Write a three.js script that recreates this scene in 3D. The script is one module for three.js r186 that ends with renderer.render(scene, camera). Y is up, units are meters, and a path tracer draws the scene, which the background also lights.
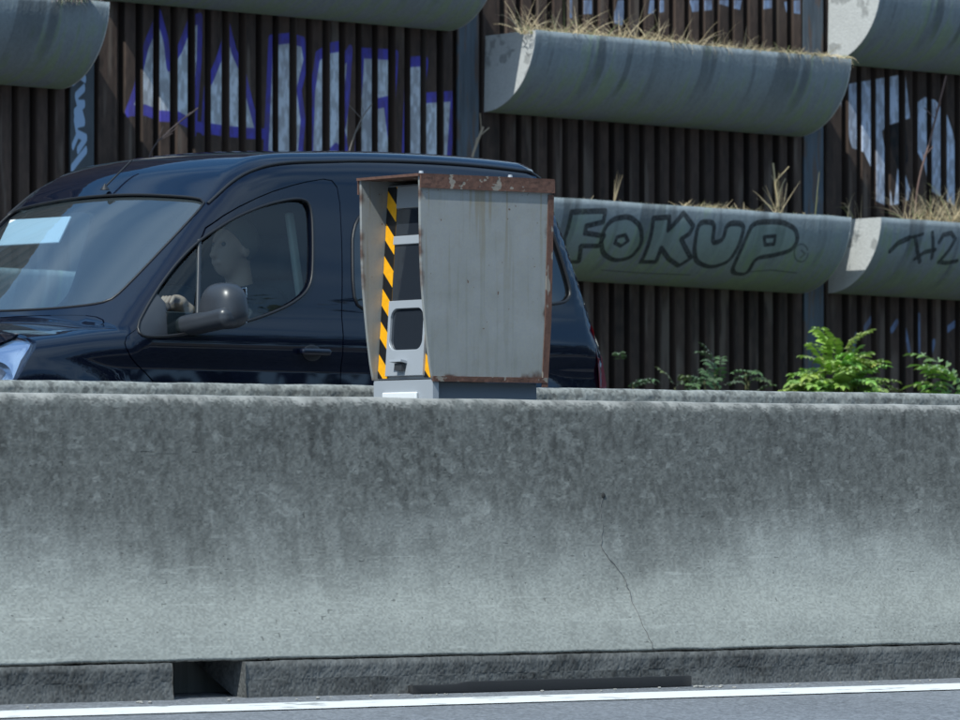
import * as THREE from 'three';
import { RoundedBoxGeometry } from 'three/addons/geometries/RoundedBoxGeometry.js';
import { mergeGeometries } from 'three/addons/utils/BufferGeometryUtils.js';
import { MarchingCubes } from 'three/addons/objects/MarchingCubes.js';
import { Brush, Evaluator, SUBTRACTION, INTERSECTION } from 'three-bvh-csg';

// ---------------------------------------------------------------- camera, sky, sun, exposure
// World: x runs along the road (away to the right of the picture), z points from the wall towards the camera.
const scene = new THREE.Scene();
const FOCAL = 5200, CAMH = 0.71;                       // focal length in pixels of a 960 x 720 frame
const theta = Math.atan(FOCAL / (7520 - 480)), phi = Math.atan((494 - 360) / FOCAL);
const camera = new THREE.PerspectiveCamera(2 * Math.atan(360 / FOCAL) * 180 / Math.PI, 4 / 3, 0.5, 6000);
camera.rotation.order = 'YXZ';
camera.position.set(0, CAMH, 0);
camera.rotation.set(phi, -theta, 0);
camera.focus = 20;                                     // long lens focused on the barrier and the cabinet
camera.userData.fStop = 8;
camera.updateMatrixWorld();

const SUN = new THREE.Vector3(-2.86, 3.86, 1.0).normalize();
function rng(seed) {
  let a = seed >>> 0;
  return () => { a = (a + 0x6D2B79F5) | 0; let t = Math.imul(a ^ (a >>> 15), 1 | a); t = (t + Math.imul(t ^ (t >>> 7), 61 | t)) ^ t; return ((t ^ (t >>> 14)) >>> 0) / 4294967296; };
}
const HASH = new Float32Array(65536); { const r = rng(7); for (let i = 0; i < 65536; i++) HASH[i] = r(); }
const h2 = (x, y) => HASH[(Math.imul(x, 7919) + Math.imul(y, 104729) + Math.imul(x ^ (y << 3), 31)) & 65535];
function vn(x, y, px = 0, py = 0) {                    // value noise, tiling after px, py cells
  let xi = Math.floor(x), yi = Math.floor(y); const fx = x - xi, fy = y - yi;
  const sx = fx * fx * (3 - 2 * fx), sy = fy * fy * (3 - 2 * fy);
  let x1 = xi + 1, y1 = yi + 1;
  if (px) { xi = ((xi % px) + px) % px; x1 = ((x1 % px) + px) % px; }
  if (py) { yi = ((yi % py) + py) % py; y1 = ((y1 % py) + py) % py; }
  const a = h2(xi, yi), b = h2(x1, yi), c = h2(xi, y1), d = h2(x1, y1);
  return a + (b - a) * sx + (c - a) * sy + (a - b - c + d) * sx * sy;
}
function fbm(x, y, o, px = 0, py = 0) { let s = 0, a = 0.5, n = 0; for (let i = 0; i < o; i++) { s += a * vn(x, y, px, py); n += a; a *= 0.5; x = x * 2 + 17; y = y * 2 + 5; px *= 2; py *= 2; } return s / n; }
const ss = (a, b, x) => { const t = Math.min(1, Math.max(0, (x - a) / (b - a))); return t * t * (3 - 2 * t); };
const mix = (a, b, t) => a + (b - a) * t;
{ // clear summer sky, paler towards the horizon and round the sun, with thin streaky cirrus all over
  const W = 1024, H = 512, d = new Float32Array(W * H * 4);
  for (let j = 0; j < H; j++) for (let i = 0; i < W; i++) {
    const el = ((j + 0.5) / H - 0.5) * Math.PI, az = ((i + 0.5) / W - 0.5) * 2 * Math.PI, y = Math.max(0, Math.sin(el)), x = Math.cos(el) * Math.cos(az), z = Math.cos(el) * Math.sin(az);
    const c = Math.max(0, x * SUN.x + y * SUN.y + z * SUN.z), h = Math.pow(1 - y, 3.2), g = 0.22 * Math.pow(c, 6) + 0.7 * Math.pow(c, 60);
    const k = [mix(0.08, 0.4, h) + g, mix(0.27, 0.7, h) + g * 1.03, mix(0.62, 1.06, h) + g * 0.88];
    const p = x / (y + 0.14), q = z / (y + 0.14), n = fbm(p * 0.9 + q * 0.5 + 40, q * 3.2 - p * 1.1 + 40, 5), m = fbm(p * 0.6 + 70, q * 0.6 + 20, 2), cl = ss(0.36, 0.7, n) * (0.45 + 0.55 * ss(0.3, 0.6, m)) * 0.72 * ss(0, 0.12, y);
    const o = (j * W + i) * 4; for (let e = 0; e < 3; e++) d[o + e] = mix(k[e], [1.2, 1.55, 1.8][e], cl); d[o + 3] = 1;
  }
  const t = new THREE.DataTexture(d, W, H, THREE.RGBAFormat, THREE.FloatType); t.mapping = THREE.EquirectangularReflectionMapping; t.magFilter = t.minFilter = THREE.LinearFilter; t.colorSpace = THREE.LinearSRGBColorSpace; t.needsUpdate = true;
  scene.background = t; scene.environment = t;
}
const sun = new THREE.DirectionalLight(new THREE.Color(0.97, 1.0, 0.95), 4.9);
sun.name = 'sun';
sun.position.copy(SUN).multiplyScalar(60).add(new THREE.Vector3(14, 1, -18));
sun.target.position.set(14, 1, -18);
sun.castShadow = true;
sun.shadow.mapSize.set(4096, 4096);
Object.assign(sun.shadow.camera, { left: -18, right: 18, top: 14, bottom: -14, near: 10, far: 120 });
scene.add(sun, sun.target);

const renderer = new THREE.WebGLRenderer({ antialias: true });
renderer.setSize(1024, 768);
renderer.toneMapping = THREE.LinearToneMapping;
renderer.toneMappingExposure = 0.9;
renderer.shadowMap.enabled = true;

// ---------------------------------------------------------------- helpers
const R3 = new THREE.Vector3(Math.cos(theta), 0, Math.sin(theta));
const F3 = new THREE.Vector3(Math.sin(theta) * Math.cos(phi), Math.sin(phi), -Math.cos(theta) * Math.cos(phi));
const U3 = new THREE.Vector3().crossVectors(R3, F3);
function at(px, py, z) {                               // the point of the upright plane z that a photograph pixel looks at
  const d = F3.clone().addScaledVector(R3, (px - 480) / FOCAL).addScaledVector(U3, (360 - py) / FOCAL);
  return new THREE.Vector3(0, CAMH, 0).addScaledVector(d, z / d.z);
}
const enc = (c) => { c = Math.min(1, Math.max(0, c)); return 255 * (c <= 0.0031308 ? 12.92 * c : 1.055 * Math.pow(c, 1 / 2.4) - 0.055); };
// colour and relief textures from one function of u, v in 0..1 that writes [r, g, b, height], linear colours
function textures(w, h, fn, { wrap = true, bump = true } = {}) {
  const col = new Uint8Array(w * h * 4), bp = bump ? new Uint8Array(w * h * 4) : null, o = [0, 0, 0, 0];
  for (let j = 0; j < h; j++) for (let i = 0; i < w; i++) {
    fn((i + 0.5) / w, (j + 0.5) / h, o, i, j);
    const k = (j * w + i) * 4;
    col[k] = enc(o[0]); col[k + 1] = enc(o[1]); col[k + 2] = enc(o[2]); col[k + 3] = 255;
    if (bp) { bp[k] = bp[k + 1] = bp[k + 2] = Math.max(0, Math.min(255, o[3] * 255)); bp[k + 3] = 255; }
  }
  const mk = (d, srgb) => {
    const t = new THREE.DataTexture(d, w, h, THREE.RGBAFormat);
    t.magFilter = THREE.LinearFilter; t.minFilter = THREE.LinearMipmapLinearFilter; t.generateMipmaps = true;
    t.wrapS = t.wrapT = wrap ? THREE.RepeatWrapping : THREE.ClampToEdgeWrapping;
    if (srgb) t.colorSpace = THREE.SRGBColorSpace;
    t.needsUpdate = true; return t;
  };
  return { map: mk(col, true), bumpMap: bp ? mk(bp, false) : null };
}
function layer(w, h, draw) {                           // flat print drawn on a canvas, read back as RGBA; row 0 is the top
  const c = document.createElement('canvas'); c.width = w; c.height = h;
  const g = c.getContext('2d'); draw(g);
  return g.getImageData(0, 0, w, h).data;
}
const used = new Map();
function numbered(n) { const k = used.get(n) || 0; used.set(n, k + 1); return k ? n + '_' + String(k).padStart(3, '0') : n; }
function mesh(name, geo, mat, parent = scene) {
  const m = new THREE.Mesh(geo, mat); m.name = parent === scene ? numbered(name) : name;
  m.castShadow = m.receiveShadow = true; parent.add(m); return m;
}
function thing(name, label, category, pos = [0, 0, 0], group) {
  const g = new THREE.Group(); g.name = numbered(name); g.position.set(...pos); scene.add(g);
  g.userData = { label, category }; if (group) g.userData.group = group; return g;
}
function tag(o, label, category, group, kind) { Object.assign(o.userData, { label, category }); if (group) o.userData.group = group; if (kind) o.userData.kind = kind; return o; }
function structure(name, geo, mat) { const m = mesh(name, geo, mat); m.userData.kind = 'structure'; return m; }
const lin = (r, g, b) => new THREE.Color().setRGB(r, g, b);
const std = (o) => new THREE.MeshStandardMaterial(o);
function box(x0, x1, y0, y1, z0, z1, r = 0) {
  const g = r ? new RoundedBoxGeometry(x1 - x0, y1 - y0, z1 - z0, 2, r) : new THREE.BoxGeometry(x1 - x0, y1 - y0, z1 - z0);
  g.translate((x0 + x1) / 2, (y0 + y1) / 2, (z0 + z1) / 2); return g;
}
const bare = (g) => { const n = g.index ? g.toNonIndexed() : g; for (const k of Object.keys(n.attributes)) if (!['position', 'normal'].includes(k)) n.deleteAttribute(k); return n; };
function buf(pos, idx, uv, col) {
  const g = new THREE.BufferGeometry();
  g.setAttribute('position', new THREE.Float32BufferAttribute(pos, 3));
  if (uv) g.setAttribute('uv', new THREE.Float32BufferAttribute(uv, 2));
  if (col) g.setAttribute('color', new THREE.Float32BufferAttribute(col, 3));
  if (idx) g.setIndex(idx);
  g.computeVertexNormals(); return g;
}
// sweep a cross-section [[z, y], ...] along x; uv are metres along x and along the section
function sweep(section, x0, x1, step, wob) {
  const n = Math.max(1, Math.round((x1 - x0) / step)), pos = [], uv = [], idx = [], m = section.length;
  const arc = [0]; for (let k = 1; k < m; k++) arc.push(arc[k - 1] + Math.hypot(section[k][0] - section[k - 1][0], section[k][1] - section[k - 1][1]));
  for (let i = 0; i <= n; i++) { const x = x0 + (x1 - x0) * i / n;
    for (let k = 0; k < m; k++) { const [dz, dy] = wob ? wob(x, k, arc[k]) : [0, 0]; pos.push(x, section[k][1] + dy, section[k][0] + dz); uv.push(x, arc[k]); } }
  for (let i = 0; i < n; i++) for (let k = 0; k < m - 1; k++) { const a = i * m + k, b = a + m; idx.push(a, b, a + 1, b, b + 1, a + 1); }
  return buf(pos, idx, uv);
}

// ---------------------------------------------------------------- surfaces
const asphaltT = textures(1024, 1024, (u, v, o) => {
  const f = vn(u * 420, v * 420, 420, 420), m = vn(u * 160, v * 160, 160, 160), b = fbm(u * 6, v * 6, 4, 6, 6);
  const t = 0.17 + 0.14 * (f - 0.5) + 0.07 * (m - 0.5) + 0.05 * (b - 0.5);
  o[0] = t * 0.96; o[1] = t; o[2] = t * 1.08; o[3] = 0.5 + 0.5 * (f - 0.5) + 0.4 * (m - 0.5);
});
const asphalt = std({ map: asphaltT.map, bumpMap: asphaltT.bumpMap, bumpScale: 0.006, roughness: 0.85 });
const paintT = textures(512, 64, (u, v, o) => {
  const w = fbm(u * 40, v * 6, 4, 40, 6), t = mix(0.75, 0.3, ss(0.66, 0.8, w)) - 0.06 * vn(u * 200, v * 30);
  o[0] = t; o[1] = t; o[2] = t * 0.98; o[3] = 0.5;
}, { bump: false });
// slip-formed concrete: mottled, with dark weathering that runs down from the top in ragged tongues
const barrierT = textures(2048, 512, (u, v, o) => {
  const streak = fbm(u * 150, v * 5, 3, 150, 0), fine = vn(u * 700, v * 150, 700, 0), mott = fbm(u * 60, v * 14, 4, 60, 0), big = fbm(u * 9, v * 3, 3, 9, 0);
  let c = 0.285 + 0.06 * (mott - 0.5) + 0.1 * (fine - 0.5) + 0.05 * (big - 0.5);
  const edge = 0.46 + 0.3 * (big - 0.5) + 0.16 * (streak - 0.5) + 0.06 * (mott - 0.5);
  const grain = ss(0.15, 0.85, 0.25 * mott + 0.75 * fbm(u * 360, v * 42, 3, 360, 0));
  let d = 0.7 * ss(edge - 0.2, edge + 0.22, v) * (0.66 + 0.34 * grain);
  d += 0.2 * ss(0.52, 0.78, streak) * ss(0.6, 0.85, v + 0.4 * (big - 0.5)) * (0.4 + 0.6 * fine);
  d += 0.1 * ss(0.5, 0.8, fbm(u * 26, v * 2.2, 3, 26, 0)) * ss(0.5, 0.7, v) * grain;
  d = Math.min(0.8, d);
  const speck = vn(u * 330, v * 80, 330, 0) > 0.955 ? 0.55 : 1;
  const lich = ss(0.68, 0.75, fbm(u * 130, v * 34, 3, 130, 0)) * ss(0.3, 0.6, v) * 0.05;
  const scr = ss(0.86, 0.92, vn(u * 40, v * 130, 40, 0)) * (v < 0.4 ? 0.05 : 0);
  c = c * (1 - d) * speck + lich + scr;
  const warm = ss(0.55, 0.2, v) * 0.02;
  o[0] = c * (0.97 + warm); o[1] = c * (1.0 + warm); o[2] = c * 0.94;
  { const e = 0.3 + 0.22 * (streak - 0.5) - 0.1 * ss(0.5, 0.7, mott), k = 0.85 * ss(0.945, 0.985, v + 0.05 * (streak - 0.5) + 0.03 * (fine - 0.5)); o[0] = mix(o[0], e, k); o[1] = mix(o[1], e * 0.97, k); o[2] = mix(o[2], e * 0.9, k); }  // pale rim: the sunlit top edge painted into the concrete colour
  o[3] = 0.4 + 0.45 * (fine - 0.5) + 0.25 * (mott - 0.5) + 0.25 * (streak - 0.5) - (speck < 1 ? 0.25 : 0);
});
for (const t of [barrierT.map, barrierT.bumpMap]) t.repeat.set(1 / 6, 1 / 0.985);
const barrierMat = std({ map: barrierT.map, bumpMap: barrierT.bumpMap, bumpScale: 0.002, roughness: 0.92 });
const kerbT = textures(1024, 128, (u, v, o) => {
  const g = fbm(u * 90 + v * 5, v * 7 - u * 8, 4), f = vn(u * 420, v * 50), p = fbm(u * 14, v * 3, 3);
  const c = 0.088 + 0.07 * (g - 0.5) + 0.06 * (f - 0.5) + 0.09 * (p - 0.5);
  o[0] = c; o[1] = c * 1.02; o[2] = c * 1.0; o[3] = 0.5 + 0.8 * (g - 0.5) + 0.4 * (f - 0.5);
});
for (const t of [kerbT.map, kerbT.bumpMap]) t.repeat.set(1 / 3, 1 / 0.4);
const kerbMat = std({ map: kerbT.map, bumpMap: kerbT.bumpMap, bumpScale: 0.006, roughness: 0.95 });
const topT = textures(1024, 256, (u, v, o) => {
  const g = fbm(u * 70, v * 18, 4), f = vn(u * 330, v * 80), p = fbm(u * 10, v * 3, 3);
  let c = 0.24 + 0.16 * (g - 0.5) + 0.12 * (f - 0.5) + 0.1 * (p - 0.5);
  const l = ss(0.58, 0.72, fbm(u * 120, v * 30, 3)); c = mix(c, 0.08, 0.6 * l);
  o[0] = c * 0.98; o[1] = c; o[2] = c * 0.94; o[3] = g;
});
for (const t of [topT.map, topT.bumpMap]) t.repeat.set(1 / 3, 1 / 0.75);
const lichenMat = std({ map: topT.map, bumpMap: topT.bumpMap, bumpScale: 0.008, roughness: 0.95 });
const soilMat = std({ color: lin(0.11, 0.085, 0.06), roughness: 1 });
const earthT = textures(512, 512, (u, v, o) => { const g = fbm(u * 40, v * 40, 4, 40, 40), c = 0.1 + 0.1 * (g - 0.5); o[0] = c * 1.15; o[1] = c; o[2] = c * 0.75; o[3] = g; });
const earth = std({ map: earthT.map, bumpMap: earthT.bumpMap, bumpScale: 0.02, roughness: 1 });

// ---------------------------------------------------------------- ground, roads
const roadY = (z) => -0.04 * (z + 15.1);
function sheet(x0, x1, z0, z1, yf, uvScale) {           // a ground sheet whose height depends on z
  const g = buf([x0, yf(z0), z0, x0, yf(z1), z1, x1, yf(z1), z1, x1, yf(z0), z0], [0, 1, 2, 0, 2, 3], [x0 * uvScale, z0 * uvScale, x0 * uvScale, z1 * uvScale, x1 * uvScale, z1 * uvScale, x1 * uvScale, z0 * uvScale]);
  return g;
}
structure('ground', sheet(-1500, 1500, -1500, 1500, () => -0.95, 0.5), earth);
structure('near_road', sheet(-60, 140, -15.35, 4, roadY, 1 / 3), asphalt);
{
  const g = sheet(-60, 140, -14.815, -14.555, (z) => roadY(z) + 0.004, 1);
  const p = g.attributes.uv; for (let i = 0; i < 4; i++) p.setXY(i, p.getX(i) / 4, (p.getY(i) + 14.815) / 0.26);
  structure('edge_line', g, std({ map: paintT.map, roughness: 0.6 }));
}
structure('far_road', box(-60, 140, -0.9, 0.37, -22.6, -16.55), asphalt).geometry.computeVertexNormals();
{ // metres as uv on the far road
  const o = scene.getObjectByName('far_road').geometry, p = o.attributes.position, u = o.attributes.uv;
  for (let i = 0; i < p.count; i++) u.setXY(i, p.getX(i) / 3, p.getZ(i) / 3);
}
structure('verge', box(-60, 140, -0.9, 0.43, -24.3, -22.6), earth);
structure('median_fill', box(-60, 140, -0.9, 0.62, -16.35, -15.52), lichenMat);
{ // bank that the wall holds back
  const g = sweep([[-24.4, 5.2], [-27, 6.0], [-40, 9.5], [-60, 10], [-60, -0.9]], -60, 140, 40);
  structure('bank', g, earth);
}

// ---------------------------------------------------------------- median barriers
const HOLE = [at(171, 680, -15.1).x, at(244, 680, -15.1).x];
{
  const t = thing('concrete_barrier', 'long stained grey concrete safety barrier beside the white edge line', 'barrier', [0, 0, 0]);
  const zf = -15.1;
  const sec = [[0.34, -0.2], [0.34, 0.126], [0.012, 0.128], [0.016, 0.142], [0.044, 0.21], [0.068, 0.27], [0.106, 0.325], [0.138, 0.42], [0.162, 0.52], [0.18, 0.62], [0.195, 0.72], [0.208, 0.82], [0.218, 0.92], [0.226, 1.01], [0.232, 1.035], [0.245, 1.053], [0.265, 1.06], [0.39, 1.062], [0.41, 1.05], [0.42, 1.02], [0.44, 0.5], [0.44, -0.2]].map(([n, y]) => [zf - n, y]);
  const wob = (x, k) => {
    if (k < 2 || k > 17) return [0, 0];
    const slow = 0.012 * (vn(x * 0.9, 3) - 0.5), a = 0.008 * (fbm(x * 5, k * 0.7, 2) - 0.5);
    const e = k === 2 || k === 3 ? 0.007 * (fbm(x * 9, 11, 3) - 0.5) : 0;
    return [a + slow, e + (k > 13 ? 0.006 * (vn(x * 8, k * 0.2) - 0.5) : 0)];
  };
  const g = sweep(sec, -6, 34, 0.05, wob);
  const u = g.attributes.uv; for (let i = 0; i < u.count; i++) u.setY(i, Math.max(0, u.getY(i) - 0.654));   // v starts at the foot of the slope
  mesh('barrier_wall', g, barrierMat, t);
  const ksec = [[0.33, 0.122], [0.03, 0.127], [-0.008, 0.125], [-0.012, 0.1], [-0.01, 0.06], [-0.016, 0.02], [-0.03, -0.04]].map(([n, y]) => [zf - n, y]);
  for (const [a, b] of [[-6, HOLE[0]], [HOLE[1], 34]]) {
    const kg = sweep(ksec, a, b, 0.025, (x, k) => k < 1 ? [0, 0] : [0.022 * (fbm(x * 7, k * 0.9, 3) - 0.5) * (k < 3 ? 0.4 : 1) - 0.008 * vn(x * 1.3, 9), k < 3 ? 0.004 * (vn(x * 30, k) - 0.5) : 0]);
    const caps = [a, b].map((x) => new THREE.ShapeGeometry(new THREE.Shape(ksec.map(([z, y]) => new THREE.Vector2(-z, y)))).rotateY(Math.PI / 2).translate(x, 0, 0));
    mesh('kerb', kg, kerbMat, t);
    for (const c of caps) mesh('kerb_end', c, kerbMat, t);
  }
  // the crack that runs down the face from a small chipped hole
  const crackPx = [[602, 497], [601, 512], [602, 530], [600, 545], [606, 556], [616, 568], [624, 578], [629, 590], [634, 606], [640, 622], [649, 638], [655, 652]];
  const zAt = (y) => { for (let k = 3; k < 16; k++) if (y <= sec[k][1]) { const a = sec[k - 1], b = sec[k]; return mix(a[0], b[0], (y - a[1]) / (b[1] - a[1])); } return sec[15][0]; };
  const r = rng(4), crackFine = []; crackPx.forEach((p, i) => { if (i) { const q = crackPx[i - 1]; for (const f of [0.33, 0.67]) crackFine.push([mix(q[0], p[0], f) + 3 * (r() - 0.5), mix(q[1], p[1], f) + 2 * (r() - 0.5)]); } crackFine.push([p[0] + 2 * (r() - 0.5), p[1]]); });
  const pts = crackFine.map(([px, py]) => { let p = at(px, py, -15.2); for (let q = 0; q < 4; q++) p = at(px, py, zAt(p.y)); p.z += 0.012 * (vn(p.x * 0.9, 3) - 0.5) + 0.002; return p; });
  mesh('crack', new THREE.TubeGeometry(new THREE.CatmullRomCurve3(pts, false, 'catmullrom', 0.1), 150, 0.0013, 4), std({ color: lin(0.12, 0.12, 0.12), roughness: 1 }), t);
  mesh('chipped_hole', new THREE.SphereGeometry(0.009, 10, 8).scale(1, 1.2, 0.5).translate(pts[0].x, pts[0].y + 0.005, pts[0].z), std({ color: lin(0.03, 0.03, 0.03), roughness: 1 }), t);
}
{
  const zf = -16.38, r = rng(12);
  const spans = [[-6, 6.5, 1.128], [6.51, 11.9, 1.13], [11.905, 15.62, 1.132], [15.635, 21, 1.118], [21.01, 34, 1.12]];
  const labels = ['grey concrete barrier section beyond the frame behind the dark van\'s front', 'lichen-darkened concrete barrier section between the dark van and the stained front barrier', 'pale concrete barrier section right behind the rusty speed camera cabinet', 'low concrete barrier section in front of the big leafy green shrub', 'concrete barrier section farthest along the median'];
  spans.forEach(([a, b, h], i) => {
    const sec = [[0.1, 0], [0.12, 0.5], [0.13, h - 0.03], [0.14, h - 0.008], [0.16, h], [0.3, h], [0.32, h - 0.02], [0.34, 0.5], [0.36, 0]].map(([n, y]) => [zf + 0.1 - n, y]);
    const g = sweep(sec, a, b, 0.04, (x, k) => [0.006 * (fbm(x * 8, k, 2) - 0.5), k > 1 && k < 7 ? 0.006 * (fbm(x * 6, 2, 3) - 0.5) : 0]);
    const caps = [a, b].map((x) => new THREE.ShapeGeometry(new THREE.Shape(sec.map(([z, y]) => new THREE.Vector2(-z, y)))).rotateY(Math.PI / 2).translate(x, 0, 0));
    const t = thing('concrete_barrier', labels[i], 'barrier', [0, 0, 0], 'barrier sections on the far side of the median');
    mesh('barrier_wall', g, lichenMat, t); for (const c of caps) mesh('barrier_end', c, lichenMat, t);
  });
}
{ // dark flat strip lying against the kerb, and grit by its end
  const a = at(411, 684, -15.05), b = at(689, 677, -15.05), r = rng(3);
  const n = 26, pos = [], idx = [];
  for (let i = 0; i <= n; i++) { const t = i / n, x = mix(a.x, b.x, t), h = (t < 0.16 ? 0.026 : 0.034) + 0.004 * vn(i * 0.9, 5), y = roadY(-15.03) + 0.003, w = 0.004 * (vn(i * 0.6, 2) - 0.5);
    for (const [z, yy] of [[-15.035, 0], [-15.035, h], [-15.05, h + 0.003], [-15.066, h], [-15.066, 0]]) pos.push(x, y + yy, z + w); }
  for (let i = 0; i < n; i++) for (let k = 0; k < 4; k++) { const p = i * 5 + k, q = p + 5; idx.push(p, q, p + 1, q, q + 1, p + 1); }
  for (const s of [0, n * 5]) idx.push(s, s + 1, s + 2, s, s + 2, s + 3, s, s + 3, s + 4);
  tag(mesh('rubber_strip', buf(pos, idx), std({ color: lin(0.012, 0.013, 0.015), roughness: 0.85, side: THREE.DoubleSide })), 'long flat black strip lying on the road against the barrier kerb', 'strip');
  const gs = [];
  for (let i = 0; i < 90; i++) { const s = 0.003 + 0.007 * r() * r(), z = -15.0 + 0.09 * r() * r(), x = i < 25 ? at(690 + 30 * r(), 680, -15).x : 8 + 7 * r(); const g = new THREE.IcosahedronGeometry(s, 0); g.scale(1 + r(), 0.7, 1); g.rotateY(r() * 6); g.translate(x, roadY(z) + s * 0.5, z); gs.push(g); }
  tag(mesh('road_grit', mergeGeometries(gs), std({ color: lin(0.3, 0.29, 0.27), roughness: 1, flatShading: true })), 'loose pale grit scattered along the foot of the kerb', 'grit', null, 'stuff');
}
// ---------------------------------------------------------------- retaining wall: posts, ribbed sheets, concrete troughs
const WZ = -24.05, POSTS = [9.87, 12.47, 15.08, 17.69, 20.28, 22.88, 25.48], WY0 = 0.4, WY1 = 5.2, BAYW = 2.6, WH = WY1 - WY0;
function panelPainter(bay, W, H) {                      // photograph pixel -> canvas pixel of that bay's sheet
  return (px, py) => { const p = at(px, py, WZ); return [(p.x - POSTS[bay]) / BAYW * W, (WY1 - p.y) / WH * H]; };
}
function path(g, m, pts, close = false) { g.beginPath(); pts.forEach(([x, y], i) => { const q = m(x, y); i ? g.lineTo(...q) : g.moveTo(...q); }); if (close) g.closePath(); }
const PURPLE = '#5550b4', PALE = '#dbe3ef';
const prints = {
  2: (g, m) => {
    const blobs = [[[132, 111], [146, 50], [160, 17], [169, 68], [190, 24], [200, 20], [196, 131], [180, 117], [160, 114]], [[205, 128], [213, 76], [228, 31], [243, 74], [259, 131]], [[268, 156], [272, 42], [303, 43], [306, 62], [301, 90], [305, 120], [301, 156]], [[312, 156], [317, 57], [342, 48], [350, 54], [346, 156]], [[358, 156], [363, 55], [396, 57], [392, 156]], [[405, 158], [408, 64], [426, 63], [424, 98], [452, 98], [448, 160]]];
    g.fillStyle = PALE; g.globalAlpha = 0.82; for (const b of blobs) { path(g, m, b, true); g.fill(); }
    g.strokeStyle = PURPLE; g.globalAlpha = 0.95; g.lineJoin = g.lineCap = 'round'; g.lineWidth = 13;
    for (const l of [
      [[128, 112], [136, 90], [146, 46], [159, 14], [166, 40], [169, 66], [180, 48], [190, 22], [200, 18], [199, 60], [196, 100], [194, 132]], [[129, 111], [145, 110], [160, 116], [178, 117], [194, 126], [203, 128]],
      [[203, 130], [206, 90], [213, 74], [220, 56], [228, 28], [234, 52], [243, 72], [250, 102], [258, 132]], [[205, 128], [225, 131], [245, 133], [266, 134]], [[266, 154], [268, 110], [271, 40], [290, 38], [303, 42], [306, 60], [299, 90], [303, 120], [300, 154]],
      [[311, 150], [313, 90], [318, 56]], [[318, 56], [330, 48], [342, 46]], [[344, 60], [350, 50], [347, 100], [343, 130], [346, 154]], [[357, 154], [360, 90], [362, 53], [396, 55], [393, 100], [376, 104]], [[386, 104], [392, 154]], [[404, 156], [406, 100], [407, 62], [426, 61], [423, 98]], [[424, 98], [453, 96], [449, 158]], [[330, 154], [336, 148], [344, 156]]]) { path(g, m, l); g.stroke(); }
    g.globalAlpha = 1;
  },
  3: (g, m) => { g.fillStyle = '#8ea3c6'; g.globalAlpha = 0.75; for (const b of [[[566, 0], [566, 18], [572, 18], [572, 0]], [[584, 0], [584, 14], [592, 14], [592, 0]], [[618, 0], [612, 22], [622, 26], [628, 0]], [[650, 0], [648, 14], [664, 12], [664, 0]], [[690, 0], [692, 12], [712, 10], [712, 0]], [[720, 4], [740, 10], [742, 0], [720, 0]], [[760, 0], [760, 10], [772, 8], [772, 0]], [[784, 2], [786, 12], [800, 14], [800, 0]]]) { path(g, m, b, true); g.fill(); } g.globalAlpha = 1; },
  4: (g, m) => {
    g.fillStyle = '#c4d2ea'; g.globalAlpha = 0.93;
    for (const b of [[[840, 100], [848, 84], [905, 74], [910, 118], [889, 125], [882, 131], [893, 205], [885, 205], [874, 200], [872, 170], [864, 152], [852, 148], [844, 120]], [[894, 205], [899, 155], [910, 190], [908, 200], [898, 204]], [[917, 150], [918, 102], [925, 97], [935, 100], [946, 112], [952, 130], [958, 160], [960, 210], [930, 190], [924, 165]], [[962, 110], [975, 100], [990, 130], [985, 190], [968, 205]]]) { path(g, m, b, true); g.fill(); }
    g.strokeStyle = '#7c94bd'; g.lineWidth = 9; g.globalAlpha = 0.65; g.lineCap = 'round';
    for (const l of [[[851, 360], [856, 335]], [[865, 328], [872, 318]], [[892, 330], [897, 322]], [[905, 330], [909, 350]], [[919, 356], [919, 316]], [[930, 360], [934, 342]], [[944, 332], [957, 322]]]) { path(g, m, l); g.stroke(); }
    g.fillStyle = '#14161c'; g.globalAlpha = 0.9; path(g, m, [[884, 128], [905, 121], [908, 160], [900, 175]], true); g.fill(); g.globalAlpha = 1;  // dark shape: shadow of the trough above, painted into the sheet colour
  },
};
const sheetMats = {};
function sheetMat(bay) {
  const key = prints[bay] ? bay : 'plain';
  if (sheetMats[key]) return sheetMats[key];
  const W = 1024, H = 1024, L = prints[bay] ? layer(W, H, (g) => prints[bay](g, panelPainter(bay, W, H))) : null;
  const s = bay * 13.7;
  const t = textures(W, H, (u, v, o, i, j) => {
    const stre = fbm(u * 70 + s, v * 5, 3), gr = fbm(u * 120 + s, v * 90, 3), p = fbm(u * 7 + s, v * 6, 3);
    let c = 0.037 + 0.038 * (stre - 0.5) + 0.03 * (gr - 0.5) + 0.028 * (p - 0.5);
    let r = c * 1.55, gg = c * 0.98, b = c * 0.74;
    const pale = ss(0.6, 0.78, fbm(u * 40 + s, v * 9 + 3, 3)); r = mix(r, 0.17, pale * 0.55); gg = mix(gg, 0.135, pale * 0.55); b = mix(b, 0.11, pale * 0.55);
    if (L) { const k = ((H - 1 - j) * W + i) * 4, a = L[k + 3] / 255 * (0.62 + 0.5 * ss(0.68, 0.3, gr)); if (a > 0) { const d = (x) => Math.pow(x / 255, 2.2); r = mix(r, d(L[k]) * 0.9, Math.min(1, a)); gg = mix(gg, d(L[k + 1]) * 0.9, Math.min(1, a)); b = mix(b, d(L[k + 2]) * 0.9, Math.min(1, a)); } }
    o[0] = r; o[1] = gg; o[2] = b; o[3] = 0.5 + 0.6 * (gr - 0.5) + 0.4 * (stre - 0.5);
  });
  return (sheetMats[key] = std({ map: t.map, bumpMap: t.bumpMap, bumpScale: 0.004, roughness: 0.85 }));
}
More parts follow.
